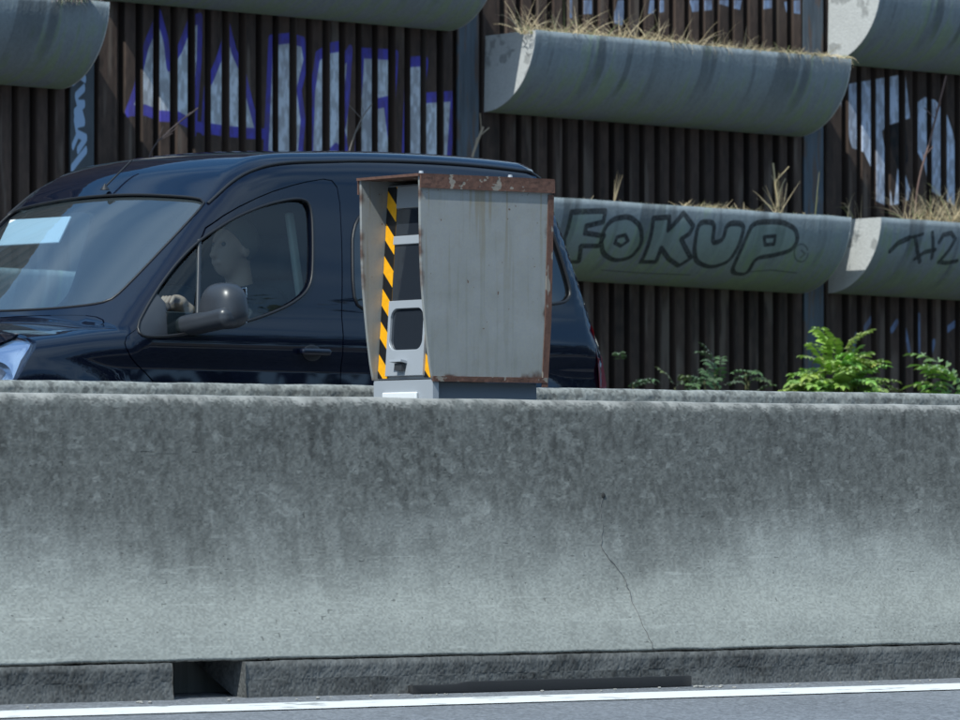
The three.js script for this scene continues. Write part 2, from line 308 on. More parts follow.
const steelT = textures(256, 1024, (u, v, o) => { const p = fbm(u * 6, v * 30, 4), q = fbm(u * 50, v * 8, 3), rust = ss(0.56, 0.7, fbm(u * 10 + 4, v * 26, 4)); const c = 0.1 + 0.06 * (p - 0.5) + 0.05 * (q - 0.5); o[0] = mix(c * 0.8, 0.13, rust * 0.6); o[1] = mix(c * 1.0, 0.075, rust * 0.6); o[2] = mix(c * 1.22, 0.045, rust * 0.6); o[3] = p; });
const postMat = std({ map: steelT.map, bumpMap: steelT.bumpMap, bumpScale: 0.003, roughness: 0.6, metalness: 0.2 });
// the post with a pale curly tag sprayed down its flange
const tagL = layer(128, 1024, (g) => {
  const m = (px, py) => { const p = at(px, py, -24.035); return [(p.x - (POSTS[2] - 0.11)) / 0.18 * 128, (WY1 - p.y) / WH * 1024]; };
  g.strokeStyle = '#9dbbe0'; g.lineWidth = 10; g.lineCap = g.lineJoin = 'round';
  for (const l of [[[73, 82], [80, 75], [85, 79]], [[84, 88], [76, 96], [78, 104], [84, 104], [75, 112], [77, 124], [84, 122], [82, 114], [75, 120], [77, 132]], [[73, 146], [78, 134], [86, 138], [78, 150]], [[86, 150], [78, 160], [72, 168]]]) { path(g, m, l); g.stroke(); }
});
const tagT = textures(128, 1024, (u, v, o, i, j) => { const p = fbm(u * 4, v * 30, 4), c = 0.075 + 0.05 * (p - 0.5), k = ((1023 - j) * 128 + i) * 4, a = tagL[k + 3] / 255 * 0.9; o[0] = mix(c * 0.85, 0.36, a); o[1] = mix(c, 0.5, a); o[2] = mix(c * 1.15, 0.7, a); }, { bump: false });
const tagPostMat = std({ map: tagT.map, roughness: 0.65, metalness: 0.1 });

const postNames = { 0: 'dark grey steel wall post out at the near end of the wall', 1: 'dark grey steel wall post hidden low behind the van front', 2: 'dark steel wall post with a pale curly sprayed tag', 3: 'blue-grey steel wall post beside the purple and white graffiti', 4: 'blue-grey steel wall post between the two black-lettered troughs', 5: 'blue-grey steel wall post beyond the tall dry grass tuft', 6: 'blue-grey steel wall post at the far end of the wall' };
POSTS.forEach((x, i) => {
  const t = thing('steel_post', postNames[i], 'post', [x - 0.02, WY0, -24.1], 'steel posts of the retaining wall');
  const fl = box(-0.075, 0.075, 0, WH, 0.05, 0.065); { const p = fl.attributes.position, u = fl.attributes.uv; for (let k = 0; k < p.count; k++) u.setXY(k, (p.getX(k) + 0.09) / 0.18, p.getY(k) / WH); }
  mesh('flange', fl, i === 2 ? tagPostMat : postMat, t);
  mesh('web', box(-0.006, 0.006, 0, WH, -0.11, 0.049), postMat, t);
  mesh('flange', box(-0.075, 0.075, 0, WH, -0.13, -0.111), postMat, t);
});
const bayNames = ['brown ribbed sheet wall bay at the near end', 'brown ribbed sheet wall bay left of the tagged post', 'brown ribbed sheet wall bay with purple outlined pale graffiti', 'brown ribbed sheet wall bay behind the trough lettered in thick black outline', 'brown ribbed sheet wall bay with large white graffiti patches and a painted dark shadow', 'brown ribbed sheet wall bay at the far end'];
for (let b = 0; b < 6; b++) {
  const t = thing('ribbed_sheet', bayNames[b], 'sheet wall', [POSTS[b], WY0, WZ], 'ribbed sheet bays of the retaining wall'), mat = sheetMat(b), w = POSTS[b + 1] - POSTS[b];
  const put = (g) => { const p = g.attributes.position, u = g.attributes.uv; for (let k = 0; k < p.count; k++) u.setXY(k, p.getX(k) / BAYW, p.getY(k) / WH); return g; };
  mesh('backing_sheet', put(box(0.001, w - 0.002, 0, WH, -0.076, -0.056)), sheetMat(0), t);
  const pitch = 0.1135, r = rng(30 + b), mats = [0.78, 0.92, 1, 1.12].map((k) => { const m = mat.clone(); m.color = lin(Math.min(1, k), Math.min(1, k * 0.98), Math.min(1, k * 0.97)); return m; });
  // a wide flat rib stands next to the post, then the regular ribs
  const ribs = [[0.155, 0.125]]; for (let x = 0.155 + 0.07 + 0.075; x < w - 0.09; x += pitch) ribs.push([x, 0.067 + 0.007 * r()]);
  for (const [x, fw] of ribs) {
    const j = 0.004 * (r() - 0.5), s = new THREE.Shape([[x - fw / 2 - 0.006, -0.056], [x + fw / 2 + 0.006, -0.056], [x + fw / 2, -0.006], [x + fw / 2 - 0.005, j], [x - fw / 2 + 0.005, j], [x - fw / 2, -0.006]].map(([a, c]) => new THREE.Vector2(a, -c)));
    const g = new THREE.ExtrudeGeometry(s, { depth: WH - 0.02, bevelEnabled: false }); g.rotateX(-Math.PI / 2);   // shape y (= -z) becomes z
    const p = g.attributes.position; const off = 0; for (let k = 0; k < p.count; k++) p.setZ(k, p.getZ(k) + off);
    put(g); { const n = g.attributes.normal, u = g.attributes.uv; for (let k = 0; k < n.count; k++) if (Math.abs(n.getX(k)) > 0.8) u.setY(k, u.getY(k) * 0.11); }   // the spray reaches the fronts only
    mesh('rib', g, mats[Math.floor(r() * 4)], t);
  }
}

// concrete troughs hung between the posts
const TA = 0.48, TB = 0.44, TILT = -0.02;
const outer = []; for (let i = 0; i <= 20; i++) { const a = Math.PI / 2 * (1 - i / 20); outer.push([TA * Math.cos(a), TB - TB * Math.sin(a)]); }
const arcLen = outer.reduce((s, p, i) => i ? s + Math.hypot(p[0] - outer[i - 1][0], p[1] - outer[i - 1][1]) : 0, 0);
const troughL = (x0, x1) => x1 - x0;
function troughPix(tr, px, py) {                        // photograph pixel -> [metres along, metres of arc] on a trough's outer face
  let z = WZ + 0.35, p, best;
  for (let q = 0; q < 12; q++) { p = at(px, py, z); const y = (p.y - tr.y) - TILT * (p.x - tr.x0), k = Math.min(1, Math.max(0, 1 - y / TB)), n = TA * Math.sqrt(Math.max(0, 1 - k * k)); z = mix(z, WZ + n, 0.6); best = [p.x - tr.x0, Math.max(0, Math.min(TB, y))]; }
  let s = 0; for (let i = 1; i < outer.length; i++) { if (outer[i][1] >= best[1]) { const f = (best[1] - outer[i - 1][1]) / (outer[i][1] - outer[i - 1][1] + 1e-9); return [best[0], s + f * Math.hypot(outer[i][0] - outer[i - 1][0], outer[i][1] - outer[i - 1][1])]; } s += Math.hypot(outer[i][0] - outer[i - 1][0], outer[i][1] - outer[i - 1][1]); }
  return [best[0], s];
}
const TLEN = 2.36;
function troughMat(seed, draw, tr) {
  const W = 1024, H = 256, L = draw ? layer(W, H, (g) => draw(g, (px, py) => { const [a, s] = troughPix(tr, px, py); return [a / TLEN * W, (1 - s / arcLen) * H]; })) : null;
  const t = textures(W, H, (u, v, o, i, j) => {
    const st = fbm(u * 110 + seed, v * 2.2, 3), fine = vn(u * 260 + seed, v * 60), mo = fbm(u * 16 + seed, v * 5, 4), run = fbm(u * 34 + seed, v * 1.3, 3);
    let c = 0.25 + 0.07 * (st - 0.5) + 0.04 * (fine - 0.5) + 0.06 * (mo - 0.5);
    const dark = ss(0.5, 0.72, run) * ss(0.25, 0.95, v + 0.5 * (mo - 0.5)); c *= 1 - 0.45 * dark;
    const algae = ss(0.4, 0.66, st * 0.5 + mo * 0.5 + 0.35 * (0.45 - v));
    let r = mix(c * 0.98, c * 0.86, algae), gg = mix(c, c * 0.98, algae), b = mix(c * 1.0, c * 0.66, algae);
    if (L) { const k = ((H - 1 - j) * W + i) * 4, a = L[k + 3] / 255 * (0.7 + 0.3 * fine); const d = (x) => Math.pow(x / 255, 2.2); r = mix(r, d(L[k]), a); gg = mix(gg, d(L[k + 1]), a); b = mix(b, d(L[k + 2]), a); }
    o[0] = r * 0.84; o[1] = gg * 0.96; o[2] = b * 1.04; o[3] = 0.5 + 0.7 * (st - 0.5) + 0.3 * (fine - 0.5);
  });
  return std({ map: t.map, bumpMap: t.bumpMap, bumpScale: 0.0025, roughness: 0.9 });
}
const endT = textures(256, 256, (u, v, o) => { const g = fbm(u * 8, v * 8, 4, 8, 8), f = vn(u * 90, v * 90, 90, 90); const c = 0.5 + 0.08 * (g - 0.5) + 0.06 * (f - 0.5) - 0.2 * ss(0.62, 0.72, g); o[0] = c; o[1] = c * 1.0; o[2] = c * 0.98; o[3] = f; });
const endMat = std({ map: endT.map, bumpMap: endT.bumpMap, bumpScale: 0.0012, roughness: 0.9 });  // end faces paler than the shell: sunlit brightness lifted into the colour
const troughs = [
  { key: 'near_low', bay: 1, y: 1.5, label: 'concrete trough low behind the dark van, near end of the wall' },
  { key: 'left', bay: 1, y: 2.955, label: 'weathered dark concrete trough beside the post with the curly tag' },
  { key: 'top', bay: 2, y: 3.41, label: 'concrete trough above the purple and white graffiti' },
  { key: 'hidden', bay: 2, y: 1.95, label: 'concrete trough under the purple graffiti, hidden by the van' },
  { key: 'upper', bay: 3, y: 2.91, label: 'smooth concrete trough topped with a thick mat of dry grass' },
  { key: 'lettered', bay: 3, y: 1.965, label: 'concrete trough painted with big black outlined block letters' },
  { key: 'big', bay: 4, y: 3.32, label: 'concrete trough with a fully sunlit pale end above white graffiti' },
  { key: 'tagged', bay: 4, y: 1.925, label: 'concrete trough with a thin black hand-drawn tag' },
  { key: 'far', bay: 5, y: 2.86, label: 'concrete trough in the far wall bay' },
  { key: 'near', bay: 0, y: 3.4, label: 'concrete trough high in the near end bay' },
];
const letterFill = 'rgba(128,142,124,0.35)';
const draws = {
  lettered: (g, m) => {
    const shapes = [
      [[570, 212], [604, 211], [602, 222], [585, 226], [584, 233], [603, 236], [598, 246], [580, 246], [578, 262], [562, 262], [563, 240]],
      [[612, 219], [628, 216], [640, 226], [641, 244], [630, 258], [614, 261], [602, 254], [600, 240], [604, 227]],
      [[652, 218], [668, 217], [667, 230], [682, 213], [692, 226], [688, 234], [680, 239], [684, 247], [690, 258], [678, 266], [668, 259], [660, 248], [655, 262], [640, 262], [648, 242]],
      [[697, 222], [714, 222], [711, 244], [722, 240], [726, 223], [744, 224], [738, 246], [728, 262], [710, 268], [695, 262], [693, 248]],
      [[752, 222], [780, 221], [794, 228], [797, 240], [790, 251], [770, 256], [755, 258], [746, 275], [730, 273], [738, 254], [745, 238]]];
    const soften = (p) => p.flatMap((a, i) => { const b = p[(i + 1) % p.length]; return [[a[0] * 0.8 + b[0] * 0.2, a[1] * 0.8 + b[1] * 0.2], [a[0] * 0.2 + b[0] * 0.8, a[1] * 0.2 + b[1] * 0.8]]; });
    for (const k of [1, 3, 4]) shapes[k] = soften(soften(shapes[k]));
    g.fillStyle = letterFill; for (const s of shapes) { path(g, m, s, true); g.fill(); }
    g.strokeStyle = 'rgba(12,14,18,0.92)'; g.lineJoin = 'round'; g.lineWidth = 12; for (const s of shapes) { path(g, m, s, true); g.stroke(); }
    g.lineWidth = 9; for (const s of [[[616, 237], [624, 235], [627, 241], [620, 246], [614, 243]], [[763, 237], [774, 236], [773, 244], [764, 245]]]) { path(g, m, s, true); g.stroke(); }
    g.lineWidth = 4; g.strokeStyle = 'rgba(12,14,18,0.6)';
    const c = []; for (let i = 0; i <= 12; i++) c.push([800 + 7 * Math.cos(i / 2), 253 + 9 * Math.sin(i / 2)]); path(g, m, c); g.stroke();
    for (const l of [[[800, 250], [804, 254], [799, 258]], [[746, 272], [770, 270], [796, 273]], [[600, 270], [640, 273], [690, 275]]]) { path(g, m, l); g.stroke(); }
  },
  tagged: (g, m) => {
    g.strokeStyle = 'rgba(12,14,18,0.9)'; g.lineCap = g.lineJoin = 'round'; g.lineWidth = 13; path(g, m, [[889, 251], [897, 243], [908, 238]]); g.stroke(); g.lineWidth = 7; path(g, m, [[908, 238], [922, 234]]); g.stroke(); g.lineWidth = 11;
    for (const l of [[[914, 237], [916, 250], [919, 262]], [[914, 259], [924, 252], [934, 250]], [[931, 233], [932, 246], [931, 258]], [[938, 242], [942, 235], [950, 233], [954, 239], [948, 250], [938, 262], [946, 263], [956, 261]], [[962, 260], [966, 240], [976, 236], [980, 250], [970, 262], [962, 258]]]) { path(g, m, l); g.stroke(); }
  },
};
let plainTrough;
for (const tr of troughs) {
  tr.x0 = POSTS[tr.bay] + 0.1; tr.x1 = tr.x0 + TLEN; tr.y -= TILT * 0;
  const t = thing('concrete_trough', tr.label, 'planter', [tr.x0, tr.y, WZ + 0.004], 'concrete troughs of the retaining wall'); t.rotation.z = TILT;
  const mat = draws[tr.key] ? troughMat(tr.y * 9, draws[tr.key], tr) : (plainTrough ||= troughMat(3, null, null));
  const inner = []; for (let i = 0; i <= 10; i++) { const a = Math.PI / 2 * (i / 10); inner.push([(TA - 0.055) * Math.cos(a), TB - (TB - 0.055) * Math.sin(a)]); }
  const g = sweep([...outer, [TA - 0.055, TB + 0.001], ...inner], 0.004, TLEN - 0.004, 0.08, (x, k) => k < 18 ? [0.004 * (vn(x * 3 + tr.y * 7, k * 0.3) - 0.5), 0] : [0, 0.006 * (vn(x * 6, tr.y * 5) - 0.5)]);
  const u = g.attributes.uv; for (let k = 0; k < u.count; k++) u.setXY(k, u.getX(k) / TLEN, u.getY(k) / arcLen);
  mesh('trough_shell', g, mat, t);
  const cap = new THREE.Shape([[0, 0], ...outer, [0, TB]].map(([n, y]) => new THREE.Vector2(-n, y)));
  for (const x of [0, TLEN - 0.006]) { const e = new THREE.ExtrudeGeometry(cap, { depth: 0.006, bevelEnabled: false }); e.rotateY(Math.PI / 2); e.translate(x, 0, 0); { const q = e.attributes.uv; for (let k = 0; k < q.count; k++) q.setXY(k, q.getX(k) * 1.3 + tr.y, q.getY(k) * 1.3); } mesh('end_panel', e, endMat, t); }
  const sg = new THREE.PlaneGeometry(TLEN - 0.1, TA - 0.06, 40, 8).rotateX(-Math.PI / 2).translate(TLEN / 2, TB - 0.05, (TA - 0.06) / 2); { const p = sg.attributes.position; for (let k = 0; k < p.count; k++) p.setY(k, p.getY(k) + 0.05 * (fbm(p.getX(k) * 7, p.getZ(k) * 9 + tr.y * 3, 3) - 0.3)); sg.computeVertexNormals(); }
  mesh('soil', sg, soilMat, t);
}
// ---------------------------------------------------------------- speed camera cabinet in the median
{
  const X0 = 11.319, X1 = 11.935, ZN = -15.7, ZF = -16.09, YT = 1.895, YB = 1.142;
  const t = thing('speed_camera', 'grey armoured speed camera cabinet with rusty edges and yellow-black striped front', 'speed camera', [X0, 0.62, (ZN + ZF) / 2]);
  const L = (x) => x - X0, Y = (y) => y - 0.62, hz = (ZN - ZF) / 2;
  const rustBase = (u, v, o, edge) => {                  // rust eats in from the edges in ragged patches with its own grain
    const n = fbm(u * 9, v * 12, 4), f = vn(u * 120, v * 140), st = fbm(u * 46, v * 2.2, 3);
    const rust = Math.min(1, ss(0.0, 0.035, edge + 0.05 * (n - 0.55)) < 1 ? 1 - ss(-0.012, 0.02, edge + 0.09 * (n - 0.6)) : 0);
    const drip = ss(0.58, 0.74, st) * ss(0.3, 1, v) * 0.5 + ss(0.62, 0.7, fbm(u * 26 + 9, v * 26, 3)) * 0.08;
    let r = 0.265 + 0.05 * (n - 0.5) + 0.02 * (f - 0.5), g = 0.27 + 0.05 * (n - 0.5) + 0.02 * (f - 0.5), b = 0.262 + 0.06 * (n - 0.5);
    const lo = ss(0.5, 0.75, st) * 0.12; r -= lo * 0.2; g -= lo * 0.2; b -= lo * 0.24;
    r = mix(r, 0.22, drip); g = mix(g, 0.17, drip); b = mix(b, 0.1, drip);
    const k = 0.6 + 0.8 * n + 0.3 * (f - 0.5); o[0] = mix(r, 0.105 * k, rust); o[1] = mix(g, 0.052 * k, rust); o[2] = mix(b, 0.034 * k, rust); o[3] = 0.5 + rust * (0.4 * (f - 0.5) + 0.1);
  };
  const sideT = textures(512, 512, (u, v, o) => {
    const e = Math.min(u * 0.62 + 0.018, (1 - u) * 0.62 - 0.012 + (v > 0.35 ? 0.004 : 0.012 * vn(3, v * 20)), (v) * 0.75 + 0.012, 10);
    rustBase(u, v, o, e); const sp = fbm(u * 60, v * 60, 2) > 0.82 && vn(u * 14, v * 14) > 0.8; if (sp) { o[0] = 0.13; o[1] = 0.08; o[2] = 0.055; }
  }, { wrap: false });
  const sideMat = std({ map: sideT.map, bumpMap: sideT.bumpMap, bumpScale: 0.0015, roughness: 0.6, metalness: 0.1 });
  const rustT = textures(512, 128, (u, v, o) => { const n = fbm(u * 26, v * 7, 4), f = vn(u * 240, v * 60), k = 0.6 + 0.7 * n + 0.4 * (f - 0.5), pt = 0.6 * ss(0.66, 0.72, fbm(u * 18 + 2, v * 4 + 6, 3)); o[0] = mix(0.115 * k, 0.3, pt); o[1] = mix(0.056 * k, 0.29, pt); o[2] = mix(0.04 * k, 0.25, pt); o[3] = 0.4 + 0.5 * n - 0.2 * pt; });
  const rustMat = std({ map: rustT.map, bumpMap: rustT.bumpMap, bumpScale: 0.004, roughness: 0.9 });
  const grey = std({ color: lin(0.26, 0.27, 0.28), roughness: 0.5, metalness: 0.1 });
  const bright = std({ color: lin(0.36, 0.38, 0.41), roughness: 0.45, metalness: 0.1 });
  const dark = std({ color: lin(0.03, 0.032, 0.036), roughness: 0.6 });
  const glassM = new THREE.MeshPhysicalMaterial({ color: lin(0.022, 0.027, 0.036), roughness: 0.1, clearcoat: 1, clearcoatRoughness: 0.04 });
  // side plates: front edge bows back towards the foot
  const outline = [[0, YT], [0.002, 1.75], [0.004, 1.62], [0.01, 1.5], [0.02, 1.4], [0.033, 1.29], [0.046, 1.2], [0.058, YB], [0.588, YB - 0.006], [0.606, 1.4], [0.616, 1.7], [0.62, YT - 0.004]];
  for (const s of [1, -1]) {
    const g = new THREE.ExtrudeGeometry(new THREE.Shape(outline.map(([x, y]) => new THREE.Vector2(x, Y(y)))), { depth: 0.008, bevelEnabled: true, bevelSize: 0.002, bevelThickness: 0.002, bevelSegments: 1 });
    g.translate(0, 0, s > 0 ? hz - 0.01 : -hz);
    const p = g.attributes.position, u = g.attributes.uv; for (let k = 0; k < p.count; k++) u.setXY(k, p.getX(k) / 0.62, (p.getY(k) - Y(YB)) / 0.755);
    mesh('side_plate', g, sideMat, t);
  }
  const uvm = (g, a = 0.5, b = 0.1) => { const p = g.attributes.position, u = g.attributes.uv; for (let k = 0; k < p.count; k++) u.setXY(k, p.getX(k) / a, (p.getY(k) + p.getZ(k)) / b); return g; };
  mesh('roof_plate', uvm(box(-0.012, 0.625, Y(YT), Y(YT) + 0.01, -hz - 0.006, hz + 0.006)), rustMat, t);
  mesh('edge_angle', uvm(box(-0.004, 0.624, Y(YT) - 0.044, Y(YT) + 0.004, hz + 0.003, hz + 0.011)), rustMat, t).userData.label = 'rusty brown steel angle along the top edge';
  mesh('edge_angle', uvm(box(-0.004, 0.624, Y(YT) - 0.052, Y(YT) + 0.004, -hz - 0.011, -hz - 0.003)), rustMat, t);
  { const g = new THREE.ExtrudeGeometry(new THREE.Shape([[0.594, 1.885], [0.62, 1.885], [0.607, 1.4], [0.59, YB + 0.012], [0.562, YB + 0.012], [0.578, 1.4]].map(([x, y]) => new THREE.Vector2(x + 0.004, Y(y - 0.04)))), { depth: 0.004, bevelEnabled: false }); g.translate(0, 0, hz + 0.0005); { const p = g.attributes.position, u = g.attributes.uv; for (let k = 0; k < p.count; k++) u.setXY(k, p.getY(k) / 1.1 + 0.37, p.getX(k) / 0.14); } mesh('edge_angle', g, rustMat, t); }
  mesh('edge_angle', uvm(box(0.058, 0.592, Y(YB) - 0.012, Y(YB) + 0.008, hz - 0.004, hz + 0.006)), rustMat, t);
  mesh('back_plate', box(0.575, 0.587, Y(YB), Y(YT) - 0.003, -hz + 0.01, hz - 0.012), grey, t);
  for (const x of [0.0, 0.415]) mesh('bolt_head', new THREE.CylinderGeometry(0.008, 0.01, 0.01, 10).translate(x + 0.012, Y(YT) + 0.015, hz - 0.01), bright, t);
  // inner face, leaning a little: x at top .126, at the foot .075
  const face = new THREE.Group(); face.name = 'front_face'; t.add(face);
  const H = YT - YB, lean = Math.atan2(0.05, H); face.position.set(0.078, Y(YB), 0); face.rotation.z = -lean;
  const W0 = -hz + 0.01, W1 = hz - 0.012, f = (y0, y1, z0, z1, d0, d1, r) => box(-d1, -d0, y0 - YB, y1 - YB, z0, z1, r);
  mesh('face_plate', f(YB, YT - 0.015, W0, W1, -0.02, 0), grey, face);
  const strT = layer(64, 1024, (g) => { g.fillStyle = '#16171a'; g.fillRect(0, 0, 64, 1024); g.fillStyle = '#f2a814'; for (let i = -1; i < 7; i++) { const y = i * 170 + 40; g.beginPath(); g.moveTo(0, y); g.lineTo(64, y + 80); g.lineTo(64, y + 80 + 88); g.lineTo(0, y + 88); g.fill(); } });
  const stT = textures(64, 1024, (u, v, o, i, j) => { const k = ((1023 - j) * 64 + i) * 4, n = fbm(u * 5, v * 60, 3), d = (x) => Math.pow(x / 255, 2.2) * (0.85 + 0.25 * n); o[0] = d(strT[k]); o[1] = d(strT[k + 1]); o[2] = d(strT[k + 2]); }, { bump: false });
  const stripeMat = std({ map: stT.map, roughness: 0.45 });
  for (const [z0, z1] of [[W0 + 0.002, W0 + 0.066], [W1 - 0.066, W1 - 0.002]]) {
    const g = f(YB + 0.004, YT - 0.02, z0, z1, 0.001, 0.004), p = g.attributes.position, u = g.attributes.uv; for (let k = 0; k < p.count; k++) u.setXY(k, (p.getZ(k) - z0) / (z1 - z0), p.getY(k) / 0.75);
    mesh('warning_strip', g, stripeMat, face).userData.label = 'yellow and black diagonal warning stripes';
  }
  const C0 = W0 + 0.072, C1 = W1 - 0.07;
  mesh('upper_housing', f(1.79, 1.875, C0, C1, -0.0, 0.012, 0.004), grey, face);
  mesh('upper_pane', f(1.687, 1.788, C0, C1, 0.001, 0.007, 0.002), glassM, face);
  mesh('cross_bar', f(1.652, 1.685, C0 - 0.004, C1 + 0.004, 0.001, 0.014, 0.003), bright, face);
  mesh('middle_pane', f(1.44, 1.65, C0, C1, 0.001, 0.007, 0.002), glassM, face);
  { // lower frame with a rounded opening
    const s = new THREE.Shape([[C0 - 0.006, 1.155], [C1 + 0.006, 1.155], [C1 + 0.006, 1.437], [C0 - 0.006, 1.437]].map(([z, y]) => new THREE.Vector2(z, y - YB)));
    const rr = (z0, z1, y0, y1, r) => { const h = new THREE.Path(); h.moveTo(z0 + r, y0); h.lineTo(z1 - r, y0); h.absarc(z1 - r, y0 + r, r, -Math.PI / 2, 0); h.lineTo(z1, y1 - r); h.absarc(z1 - r, y1 - r, r, 0, Math.PI / 2); h.lineTo(z0 + r, y1); h.absarc(z0 + r, y1 - r, r, Math.PI / 2, Math.PI); h.lineTo(z0, y0 + r); h.absarc(z0 + r, y0 + r, r, Math.PI, Math.PI * 1.5); return h; };
    s.holes.push(rr(C0 + 0.006, C1 - 0.004, 1.25 - YB, 1.41 - YB, 0.042));
    const g = new THREE.ExtrudeGeometry(s, { depth: 0.012, bevelEnabled: true, bevelSize: 0.0015, bevelThickness: 0.0015, bevelSegments: 1, curveSegments: 10 }); g.rotateY(-Math.PI / 2); g.translate(-0.002, 0, 0);
    mesh('lower_frame', g, bright, face);
    mesh('lower_pane', f(1.242, 1.418, C0, C1, 0.001, 0.005, 0.002), glassM, face);
    mesh('lock_flap', box(-0.055, -0.014, 1.197 - YB, 1.206 - YB, -0.055, 0.02).rotateZ(-0.15), bright, face);
    mesh('lock_body', box(-0.035, -0.014, 1.172 - YB, 1.198 - YB, -0.035, 0.012), dark, face);
  }
  // pedestal
  mesh('pedestal', box(0.09, 0.57, 0, Y(YB) - 0.013, -hz + 0.03, hz - 0.035), std({ color: lin(0.16, 0.18, 0.21), roughness: 0.6 }), t);
  mesh('pedestal_front', box(0.062, 0.089, 0, Y(YB) - 0.004, -hz + 0.004, hz - 0.004), bright, t);
  mesh('flash_lens', box(0.048, 0.0615, 0.36, Y(1.093), -0.12, 0.1, 0.006), new THREE.MeshPhysicalMaterial({ color: lin(0.8, 0.8, 0.8), roughness: 0.15, clearcoat: 1 }), t);
}
// ---------------------------------------------------------------- dark blue van
const VYAW = 8 * Math.PI / 180, VX3 = new THREE.Vector3(Math.cos(VYAW), 0, -Math.sin(VYAW)), VZ3 = new THREE.Vector3(Math.sin(VYAW), 0, Math.cos(VYAW));
const VAN = new THREE.Vector3(12.909, 0.37, -18.5).addScaledVector(VX3, -2.41).addScaledVector(VZ3, -0.85);   // the van's own frame: X from nose to tail, z towards its driver side
function atVan(px, py, z) { const o = camera.position.clone().sub(VAN), d = at(px, py, -10).sub(camera.position), t = (z - o.dot(VZ3)) / d.dot(VZ3), p = o.addScaledVector(d, t); return new THREE.Vector3(p.dot(VX3), p.y, z); }
const sv = (pts, x) => { if (x <= pts[0][0]) return pts[0][1]; for (let i = 1; i < pts.length; i++) if (x <= pts[i][0]) { const [a, b] = [pts[i - 1], pts[i]], t = (x - a[0]) / (b[0] - a[0]), p = pts[Math.max(0, i - 2)], q = pts[Math.min(pts.length - 1, i + 1)];
  const m0 = (b[1] - p[1]) / (b[0] - p[0] || 1) * (b[0] - a[0]), m1 = (q[1] - a[1]) / (q[0] - a[0] || 1) * (b[0] - a[0]); const t2 = t * t, t3 = t2 * t; return (2 * t3 - 3 * t2 + 1) * a[1] + (t3 - 2 * t2 + t) * m0 + (-2 * t3 + 3 * t2) * b[1] + (t3 - t2) * m1; } return pts[pts.length - 1][1]; };
const hoodP = [[-0.5, 0.55], [-0.15, 0.78], [0.1, 0.89], [0.45, 0.985], [0.85, 1.05], [1.2, 1.09], [1.7, 1.15]];
const cabP = [[0.95, 0.9], [1.2, 1.118], [1.5, 1.39], [1.7, 1.57], [1.8, 1.652], [1.95, 1.762], [2.15, 1.835], [2.5, 1.866], [2.9, 1.882], [3.4, 1.886], [3.8, 1.875], [4.4, 1.84]];
function vanTop(X, z) { return Math.max(sv(hoodP, X - 0.3 * z * z) - 0.05 * z * z, sv(cabP, X - 0.1 * z * z) - 0.06 * z * z); }
function vanHalf(X, Y) {
  let w = 0.85; if (X < 1.1) w -= 0.12 * Math.pow((1.1 - X) / 1.2, 2); if (X > 2.8) w -= 0.045 * Math.pow((X - 2.8) / 1.4, 2);
  if (Y > 1.0) w -= 0.225 * Math.pow(Y - 1.0, 1.35); if (Y < 0.55) w -= 0.12 * (0.55 - Y) * (0.55 - Y) * 4;
  for (const wx of [0.72, 3.45]) { const r = Math.hypot(X - wx, Y - 0.36); w += 0.028 * Math.exp(-Math.pow((r - 0.45) / 0.09, 2)); }
  w += 0.012 * ss(0.88, 0.95, Y) * ss(1.12, 1.0, Y);
  return w;
}
const smax = (a, b, k) => { const h = Math.max(0, k - Math.abs(a - b)) / k; return Math.max(a, b) + h * h * k * 0.25; };
function vanF(X, Y, z) {
  z = Math.abs(z);
  const t = (Y - vanTop(X, z)) * 0.82, s = z - vanHalf(X, Y), f = -0.18 + 0.42 * z * z + Math.max(0, Y - 0.62) * 0.3 - X, r = X - (4.205 - 0.1 * z * z - 0.3 * (Y - 0.85)), b = 0.22 - Y;
  let v = smax(s, t, 0.11); v = smax(v, f, 0.16); v = smax(v, r, 0.09); return smax(v, b, 0.1);
}
function vanN(X, Y, z) { const e = 1e-3; return new THREE.Vector3(vanF(X + e, Y, z) - vanF(X - e, Y, z), vanF(X, Y + e, z) - vanF(X, Y - e, z), vanF(X, Y, z + e) - vanF(X, Y, z - e)).normalize(); }
function solveZ(X, Y, off = 0) { let a = 0.05, b = 1.3; for (let i = 0; i < 34; i++) { const m = (a + b) / 2; if (vanF(X, Y, m) > off) b = m; else a = m; } return (a + b) / 2; }
function solveX(Y, z, off = 0) { let b = -0.5; while (vanF(b, Y, z) > off && b < 3) b += 0.02; let a = b - 0.02; for (let i = 0; i < 26; i++) { const m = (a + b) / 2; if (vanF(m, Y, z) > off) a = m; else b = m; } return (a + b) / 2; }
function vanPix(px, py) { let z = 0.8, X, Y; for (let q = 0; q < 8; q++) { const p = atVan(px, py, z); X = p.x; Y = p.y; z = solveZ(X, Y); } return [X, Y]; }
